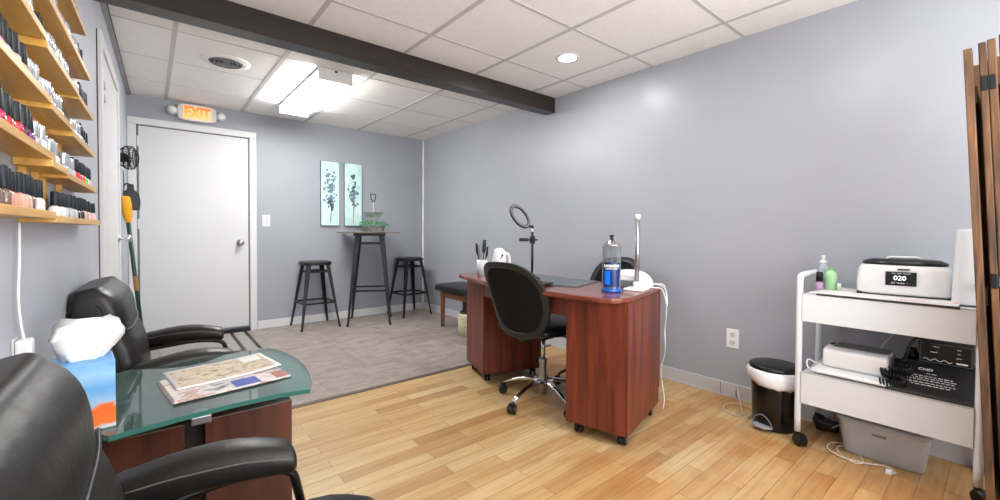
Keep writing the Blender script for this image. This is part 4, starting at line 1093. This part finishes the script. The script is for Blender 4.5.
for z0, z1 in ((.618, CZ1), (.216, CZ2)):
    s = obj('shelf', tray(z0, z1), M_cart, t, bevel=.002)
    obj('top_edge', box(B(), XA+ox-.016, XA+ox+.0, YB+oy+.014, YA+oy-.014, z1-.004, z1), mat('edge_trim', (184, 184, 184), .4), s, bevel=.001)
for x in (XA, XB):
    for y in (YA, YB):
        bm = B(); M = Matrix.Translation((x+ox, y+oy-.012, .03)) @ Matrix.Rotation(.9, 4, 'Z') @ Matrix.Rotation(PI/2, 4, 'X')
        lathe(bm, [(0, -.022), (.024, -.022), (.03, -.016), (.03, .016), (.024, .022), (0, .022)], 20, M)
        c = obj('caster', bm, M_black, t)
        obj('caster_stem', tube(B(), [(x+ox, y+oy, .04), (x+ox, y+oy, .075)], .012, 8, smooth=False), M_black, c)
SZ1 = CZ1-.0058; SZ2 = CZ2-.0058

M_mat = blotch('towel_print', [(.25, (190, 70, 64)), (.33, (222, 130, 120)), (.36, (228, 226, 224)), (.7, (214, 214, 214))], 14, .8, 3)
bm = B(); box(bm, 2.452, 2.79, .125, .60, CZ1+.0005, CZ1+.006)
for y0 in (.2, .4):
    pass
tag(obj('printed_mat', bm, M_mat, bevel=.002), 'pale printed mat with red spots on top of the white cart', 'mat')
bm = B(); box(bm, 2.444, 2.452, .12, .585, CZ1-.006, CZ1+.003)
tag(obj('dark_mat_edge', bm, mat('dark_hem', (58, 50, 48), .8), bevel=.002), 'dark hem of a cloth along the front of the cart top', 'cloth')
ZM = CZ1+.0065
t = thing('paraffin_warmer', 'white oval warmer with dark lid and 020 display on the cart top', 'warmer', (2.685, .312, ZM), .10)
bm = B()
sweep(bm, [((0, 0, z), (a, 0, 0), (0, b, 0)) for z, a, b in ((.006, .082, .156), (.014, .094, .162), (.05, .096, .163), (.115, .09, .158), (.133, .082, .150), (.139, .07, .140))], n=56, e=4.5)
obj('body', bm, M_white, t, smooth=True, bevel=.003)
bm = B(); sweep(bm, [((0, 0, z), (a, 0, 0), (0, b, 0)) for z, a, b in ((.1385, .066, .137), (.143, .074, .146), (.153, .072, .143), (.165, .058, .12), (.167, .05, .10))], n=48, e=3.2)
lid = obj('lid', bm, mat('smoked_lid', (34, 36, 40), .15), t, smooth=True)
bm = B(); sweep(bm, [((-.0, y, z), (.024, 0, 0), (0, 0, .005)) for y, z in ((-.06, .167), (-.045, .174), (.045, .174), (.06, .167))], n=16, e=3)
obj('lid_handle', bm, M_white, lid, smooth=True)
MD = frame_M((-.0965, .0, .065), (0, -1, 0), (0, 0, 1))
d_ = obj('display_panel', box(B(), -.0995, -.094, -.044, .058, .050, .112), mat('black_gloss', (22, 22, 26), .15), t, bevel=.002)
text('020', .028, frame_M((-.0998, .010, .083), (0, -1, 0), (0, 0, 1)), mat('white_digits', (255, 255, 255), .5, emit=.9), d_, name='digits', bold=.0004)
text('TIME  TEMP  POWER', .007, frame_M((-.0998, .007, .104), (0, -1, 0), (0, 0, 1)), M_wtext, d_)
text('SET  MODE  +  -', .009, frame_M((-.0998, .007, .061), (0, -1, 0), (0, 0, 1)), M_wtext, d_)
obj('maker_mark', box(B(), -.0945, -.091, -.022, .018, .120, .126), M_ink, t)
for y in (-.15, .15): obj('foot', bx(-.06, y, .005, .02, .02, .009), M_black, t)

t = thing('white_canister', 'tall white tapered canister at the right end of the cart top', 'canister', (2.60, .10, CZ1+.0005))
bm = B(); sweep(bm, [((0, 0, z), (a, 0, 0), (0, a, 0)) for z, a in ((.0, .052), (.004, .054), (.12, .050), (.302, .044), (.309, .042))], n=32, e=2.6)
obj('canister_body', bm, mat('white_satin', (226, 228, 232), .5), t, smooth=True, bevel=.002)
obj('base_plate', lathe(B(), [(0, 0), (.058, 0), (.058, .003), (0, .003)], 28), M_grey, t)

def small_bottle(name, loc, label, cat, col, r, h, cap):
    t = thing(name, label, cat, loc, .3)
    obj('bottle', sweep(B(), [((0, 0, z), (a, 0, 0), (0, a*.75, 0)) for z, a in ((0, r*.9), (.003, r), (h*.8, r), (h*.93, r*.7), (h, r*.4))], n=20, e=2.8), col, t, smooth=True)
    return t
mg = mat('green_soap', (166, 210, 156), .25, coat=.4)
t = small_bottle('soap_bottle', (2.665, .578, ZM), 'small green liquid bottle on the cart beside the pump bottle', 'bottle', mg, .034, .098, None)
obj('cap', lathe(B(), [(.012, .096), (.012, .106), (0, .106)], 14), mat('green_cap', (96, 176, 96), .3), t)
t = small_bottle('pump_bottle', (2.73, .625, ZM), 'clear pump bottle with white pump at the left end of the cart', 'bottle', mat('clear_gel', (190, 200, 205), .1, trans=.4), .034, .125, None)
obj('collar', lathe(B(), [(.016, .123), (.016, .138), (.008, .141), (.007, .156), (0, .156)], 16), M_white, t, smooth=True)
obj('pump_head', sweep(B(), [((px, 0, .162+dz), (0, w, 0), (0, 0, .005)) for px, dz, w in ((.014, 0, .009), (0, .001, .011), (-.02, 0, .006), (-.036, -.006, .004))], n=12, e=2.4, rnd=.003), M_white, t, smooth=True)
t = small_bottle('polish_bottle', (2.61, .612, ZM), 'purple-pink polish bottle with black cap at the cart corner', 'nail polish', mat('lilac_polish', (176, 140, 176), .15, coat=.4), .021, .040, None)
obj('cap', lathe(B(), [(.0145, .039), (.0145, .085), (.012, .088), (0, .088)], 16), M_black, t, smooth=True)
t = small_bottle('lotion_bottle', (2.635, .538, ZM), 'tiny green bottle with white cap in front of the green one', 'bottle', mg, .012, .024, None)
obj('cap', lathe(B(), [(.009, .022), (.009, .034), (0, .034)], 12), M_white, t)

# lower shelf of the cart
t = thing('uv_lamp', 'white boxy nail lamp with flared base on the lower cart shelf', 'nail lamp', (2.60, .452, SZ2+.0015), 0)
bm = B(); sweep(bm, [((-.02, y, .018), (.125, 0, 0), (0, 0, .014)) for y in (-.13, 0, .14)], n=28, e=3, rnd=.02)
obj('base_tray', bm, M_white, t, smooth=True)
bm = B(); sweep(bm, [((.0, y, .078), (.085, 0, 0), (0, 0, .05)) for y in (-.105, -.04, .04, .11)], n=32, e=4.5, rnd=.012)
bd = obj('housing', bm, M_white, t, smooth=True)
obj('grey_top', box(B(), -.03, .082, -.112, .09, .1275, .131), mat('grey_lamp_top', (110, 112, 112), .4), bd, bevel=.002)
obj('grey_side', box(B(), -.06, .075, -.1225, -.1185, .04, .12), M_grey, bd, bevel=.008)
obj('vents', (lambda b: ([box(b, .0, .05, .095+k*.006, .098+k*.006, .1285, .131) for k in range(3)], b)[1])(B()), M_ink, bd)

t = thing('black_case', 'black case at the right of the lower cart shelf, under the control unit', 'case', (2.735, .175, SZ2+.0005), 0)
obj('case_body', box(B(), -.055, .045, -.095, .125, 0, .095), M_leather2, t, bevel=.006)
obj('case_lid', box(B(), -.055, .045, -.095, .125, .0955, .105), M_black, t, bevel=.003)
t = thing('black_box', 'flat black box printed CND tilted up on the lower cart shelf', 'box', (2.462, .195, SZ2+.001), 0)
t.rotation_euler = (0, -.42, 0)
obj('box_body', box(B(), 0, .215, -.118, .14, 0, .022), mat('black_carton', (30, 30, 32), .45), t, bevel=.002)
obj('box_edge', box(B(), -.0012, .0, -.116, .138, .003, .019), mat('box_edge_grey', (70, 70, 72), .5), t)
text('CND', .021, frame_M((.165, .03, .0222), (0, -1, 0), (1, 0, 0)), M_wtext, t, bold=.0003)
for j, (wd, dx) in enumerate(((.03, .138), (.13, .118), (.15, .104), (.14, .090), (.15, .072), (.12, .058))):
    bm = B(); x = dx
    rr = random.Random(j); y = -wd/2
    while y < wd/2:
        l = rr.uniform(.006, .016); box(bm, x-.0015, x+.0015, y+.01, min(y+l, wd/2)+.01, .0221, .0224); y += l+.004
    obj('small_print', bm, M_wtext, t)
t = thing('control_unit', 'black nail drill control unit with knob standing on the black case', 'device', (2.725, .170, SZ2+.1062), 0)
obj('case', box(B(), -.05, .075, -.082, .085, 0, .092), M_black, t, bevel=.003)
bm = B()
for a, b, c, d in ((-.078, .081, .003, .005), (-.078, .081, .087, .089), (-.078, -.076, .003, .089), (.079, .081, .003, .089)): box(bm, -.0512, -.05, a, b, c, d)
obj('front_outline', bm, M_grey, t)
obj('dial', lathe(B(), [(.013, 0), (.012, .010), (0, .010)], 18, Matrix.Translation((-.05, .035, .052)) @ Matrix.Rotation(-PI/2, 4, 'Y')), M_frame, t, smooth=True)
obj('pointer', box(B(), -.0615, -.060, .026, .046, .051, .053), M_wtext, t)
for y, z, w in ((.03, .074, .02), (-.04, .072, .012), (-.04, .055, .01), (-.04, .036, .016)):
    obj('front_print', box(B(), -.0515, -.0505, y-w/2, y+w/2, z, z+.002), M_wtext, t)
bm = B()
tube(bm, [(-.0515, .07-.009*i, .016+.005*math.sin(i*1.9)) for i in range(11)], .0011, 5, k=3); obj('script_mark', bm, M_wtext, t)
obj('name_mark', box(B(), -.0516, -.0505, -.066, -.032, .012, .018), M_wtext, t)
cu_root = t
# coiled cord and handpiece
bm = B(); pts = []
path = smooth_path([(2.475, .355, .392), (2.474, .31, .394), (2.485, .275, .405), (2.51, .285, .42), (2.505, .33, .425), (2.52, .355, .43), (2.535, .31, .445), (2.53, .27, .45), (2.56, .265, .462), (2.585, .30, .462), (2.62, .29, .475), (2.64, .29, .485)], 12)
for i, p in enumerate(path):
    for s in range(5):
        t_ = i+s/5; a = 2*PI*t_*.36
        q = path[min(i+1, len(path)-1)]; c = p.lerp(q, s/5)
        pts.append(c+V(.017*math.cos(a), .004*math.sin(a), .017*math.sin(a)))
tube(bm, pts, .0032, 6, k=1)
tag(obj('coiled_cord', bm, M_black, smooth=True), 'black coiled cord heaped between the white nail lamp and black box', 'cord')
bm = B(); tube(bm, [(2.64, .29, .485), (2.65, .285, .53), (2.66, .265, .575), (2.665, .24, .575), (2.665, .215, .55), (2.676, .20, .53)], .0045, 8)
attach(obj('drill_cord', bm, M_black, smooth=True), cu_root)
t = thing('drill_plug', 'round black plug hub on the black case left of the control unit', 'plug', (2.735, .278, SZ2+.106), 0)
obj('hub', lathe(B(), [(0, 0), (.018, 0), (.024, .006), (.022, .022), (.012, .03), (.012, .045), (0, .045)], 20), M_black, t, smooth=True)
bm = B(); tube(bm, [(2.80, .34, .62), (2.80, .36, .55), (2.785, .39, .5), (2.775, .4, .46)], .0035, 8)
tag(obj('hanging_cord', bm, M_cord, smooth=True), 'short white cord hanging under the upper cart shelf', 'cord')
bm = B(); tube(bm, [(2.545, .600, .40), (2.52, .628, .42), (2.49, .628, .405), (2.475, .615, .385), (2.48, .6, .38)], .0035, 8)
tag(obj('lamp_lead', bm, M_cord, smooth=True), 'white lead curling out beside the boxy nail lamp', 'cord')

# under the cart
t = thing('storage_bin', 'translucent grey plastic storage bin under the white cart', 'bin', (2.655, .36, 0))
mb = mat('cloudy_plastic', (186, 190, 194), .35, noise=.05, nscale=8)
bm = B(); sweep(bm, [((0, 0, z), (a, 0, 0), (0, b, 0)) for z, a, b in ((.0, .085, .135), (.006, .09, .14), (.15, .105, .158), (.155, .105, .158))], n=44, e=7)
obj('tub', bm, mb, t, smooth=True, bevel=.003)
obj('lid', (lambda b: sweep(b, [((0, 0, z), (a, 0, 0), (0, c, 0)) for z, a, c in ((.155, .112, .165), (.158, .113, .166), (.175, .11, .163))], n=44, e=7))(B()), mb, t, smooth=True)
obj('embossed_mark', box(B(), -.103, -.096, -.02, .03, .115, .128), M_grey, t, bevel=.002)

t = thing('power_strip', 'black power plug block on the floor below the cart by the wall', 'power strip', (2.76, .60, 0), .2)
obj('block', bx(0, 0, .028, .05, .1, .05), M_black, t, bevel=.01)
obj('plug', bx(-.01, .0, .058, .03, .03, .022), M_black, t, bevel=.006)
bm = B(); tube(bm, [(2.735, .575, .03), (2.72, .52, .08), (2.70, .50, .09), (2.70, .47, .04), (2.66, .47, .006), (2.58, .52, .005), (2.50, .49, .005), (2.46, .43, .005), (2.50, .41, .005), (2.60, .45, .005), (2.64, .50, .006), (2.60, .55, .006), (2.52, .545, .006), (2.47, .48, .008), (2.49, .40, .006), (2.53, .34, .005), (2.50, .30, .005), (2.47, .31, .005)], .0035, 8)
t = thing('floor_cord', 'cream cord with plug looped on the floor under the cart', 'cord', (2.47, .31, 0))
for v in bm.verts: v.co -= V(2.47, .31, 0)
obj('cable', bm, mat('cream_cord', (216, 206, 190), .5), t, smooth=True)
obj('plug', bx(.0, .008, .01, .028, .022, .018), M_cord, t, bevel=.004)
bm = B(); tube(bm, [(2.835, 1.10, .30), (2.83, 1.1, .2), (2.80, 1.06, .06), (2.70, 1.0, .006), (2.62, .965, .005), (2.57, .98, .005), (2.60, 1.06, .006), (2.70, 1.08, .006), (2.76, 1.02, .006), (2.70, .93, .006), (2.62, .94, .006), (2.60, .92, .01)], .003, 8)
tube(bm, [(2.60, .92, .01), (2.66, .93, .006), (2.74, .9, .006), (2.8, .8, .006), (2.8, .65, .01)], .003, 8)
for v in bm.verts:
    if v.co.z > .1: v.co.z = v.co.z*.2
tag(obj('extension_cable', bm, mat('cream_cord2', (206, 196, 180), .5), smooth=True), 'beige cord looped on the wood floor behind the trash can', 'cord')

# ------------------------------------------------------------------ folding screen at the right edge
t = thing('folding_screen', 'rustic brown wooden folding screen with black hinges at the right edge', 'folding screen', (2.25, .0, 0))
lean = .0523
def post(x0, x1, y0, y1, z0, z1, name='stile', m=None, par=None):
    """leans to +Y with height"""
    bm = B()
    k = lambda z: (z-.0)*lean/1.0
    vs = []
    for z in (z0, z1):
        for (x, y) in ((x0, y0), (x1, y0), (x1, y1), (x0, y1)): vs.append(bm.verts.new((x-2.25, y+k(z), z)))
    bm.faces.new(vs[:4][::-1]); bm.faces.new(vs[4:])
    for i in range(4): bm.faces.new((vs[i], vs[(i+1) % 4], vs[4+(i+1) % 4], vs[4+i]))
    return obj(name, bm, m or M_rustic, par or t, bevel=.003)
def leaf(px, py, th, ztop, sw=.045):
    """one leaf of the screen: near stile, far stile, rails and carved panel, running along +X"""
    L = .28
    post(px, px+sw, py, py+th, .0, ztop)
    post(px+L-sw, px+L, py-.015, py-.015+th, .0, ztop)
    for z in (.12, .8, 1.5):
        post(px+sw, px+L-sw, py+.002-.008, py+th-.010, z, z+.06, 'rail')
    post(px+sw, px+L-sw, py+.004, py+th*.5, .18, 1.5, 'carved_panel', M_rustic2)
yb = -.0
leaf(2.165, .007, .021, 1.683)
leaf(2.185, -.0245, .0185, 1.70)
leaf(2.185, -.046, .020, 1.705)
# last leaf opens towards the viewer's right
post(2.19, 2.215, -.10, -.052, 0, 1.715)
post(2.19, 2.215, -.46, -.415, 0, 1.715)
for z in (.12, .8, 1.52): post(2.193, 2.212, -.415, -.10, z, z+.07, 'rail')
post(2.198, 2.206, -.415, -.10, .15, 1.52, 'carved_panel', M_rustic2)
for z in (.235, .865, 1.535):
    post(2.1815, 2.185, -.0235, -.0085, z, z+.05, 'hinge', M_black)
    post(2.1815, 2.185, -.0425, -.0275, z, z+.05, 'hinge', M_black)
    post(2.1795, 2.1845, -.0275, -.0235, z+.004, z+.046, 'hinge_pin', M_darkmetal)

# ------------------------------------------------------------------ lights
def area(name, loc, rot, sx, sy, power, col=(1, 1, 1), vis=True):
    l = bpy.data.lights.new(name, 'AREA'); l.shape = 'RECTANGLE'; l.size = sx; l.size_y = sy; l.energy = power; l.color = col
    o = bpy.data.objects.new(name, l); link(o); o.location = loc; o.rotation_euler = rot
    return o
area('fluorescent_lamp', (1.108, 3.9, H-.092), (0, 0, 0), .22, 1.15, 15, (.97, .985, 1))
area('downlight_lamp', (2.262, 1.997, H-.01), (0, 0, 0), .11, .11, 8, (1, .98, .96))
area('downlight_lamp', (1.55, .72, H-.01), (0, 0, 0), .11, .11, 10, (1, .98, .96))
area('front_fill_lamp', (1.1, YF+.05, 1.35), (PI/2, 0, 0), 2.4, 1.7, 60, (.96, .98, 1))  # added soft fill behind the camera; the front wall has no window
area('upward_fill_lamp', (1.2, -1.0, .9), (PI-.35, 0, 0), 1.6, .8, 70, (.98, .99, 1))  # added fill, out of view, aimed up to brighten the ceiling
area('overhead_fill_lamp', (1.3, -.4, H-.02), (0, 0, 0), 1.8, 1.4, 12, (.97, .985, 1))  # wide soft fill under the ceiling, out of view, no fixture modelled
w = bpy.data.worlds.new('world'); SC.world = w; w.use_nodes = True
w.node_tree.nodes['Background'].inputs[0].default_value = (.8, .85, 1, 1); w.node_tree.nodes['Background'].inputs[1].default_value = .3

# ------------------------------------------------------------------ camera
yaw, pitch, roll = .692944, -.0197993, .00528685
f = V(math.sin(yaw)*math.cos(pitch), math.cos(yaw)*math.cos(pitch), math.sin(pitch))
r = V(math.cos(yaw), -math.sin(yaw), 0); u = r.cross(f)
R_ = math.cos(roll)*r+math.sin(roll)*u; U_ = -math.sin(roll)*r+math.cos(roll)*u
cam = bpy.data.cameras.new('camera'); co = bpy.data.objects.new('camera', cam); link(co)
m = Matrix((R_, U_, -f)).transposed().to_4x4(); m.translation = (0, 0, 1.05); co.matrix_world = m
cam.sensor_width = 36; cam.lens = 423.541/1000*36; cam.shift_y = -(250-239.2)/1000; cam.clip_start = .02
SC.camera = co
SC.view_settings.view_transform = 'Standard'
SC.view_settings.exposure = 0
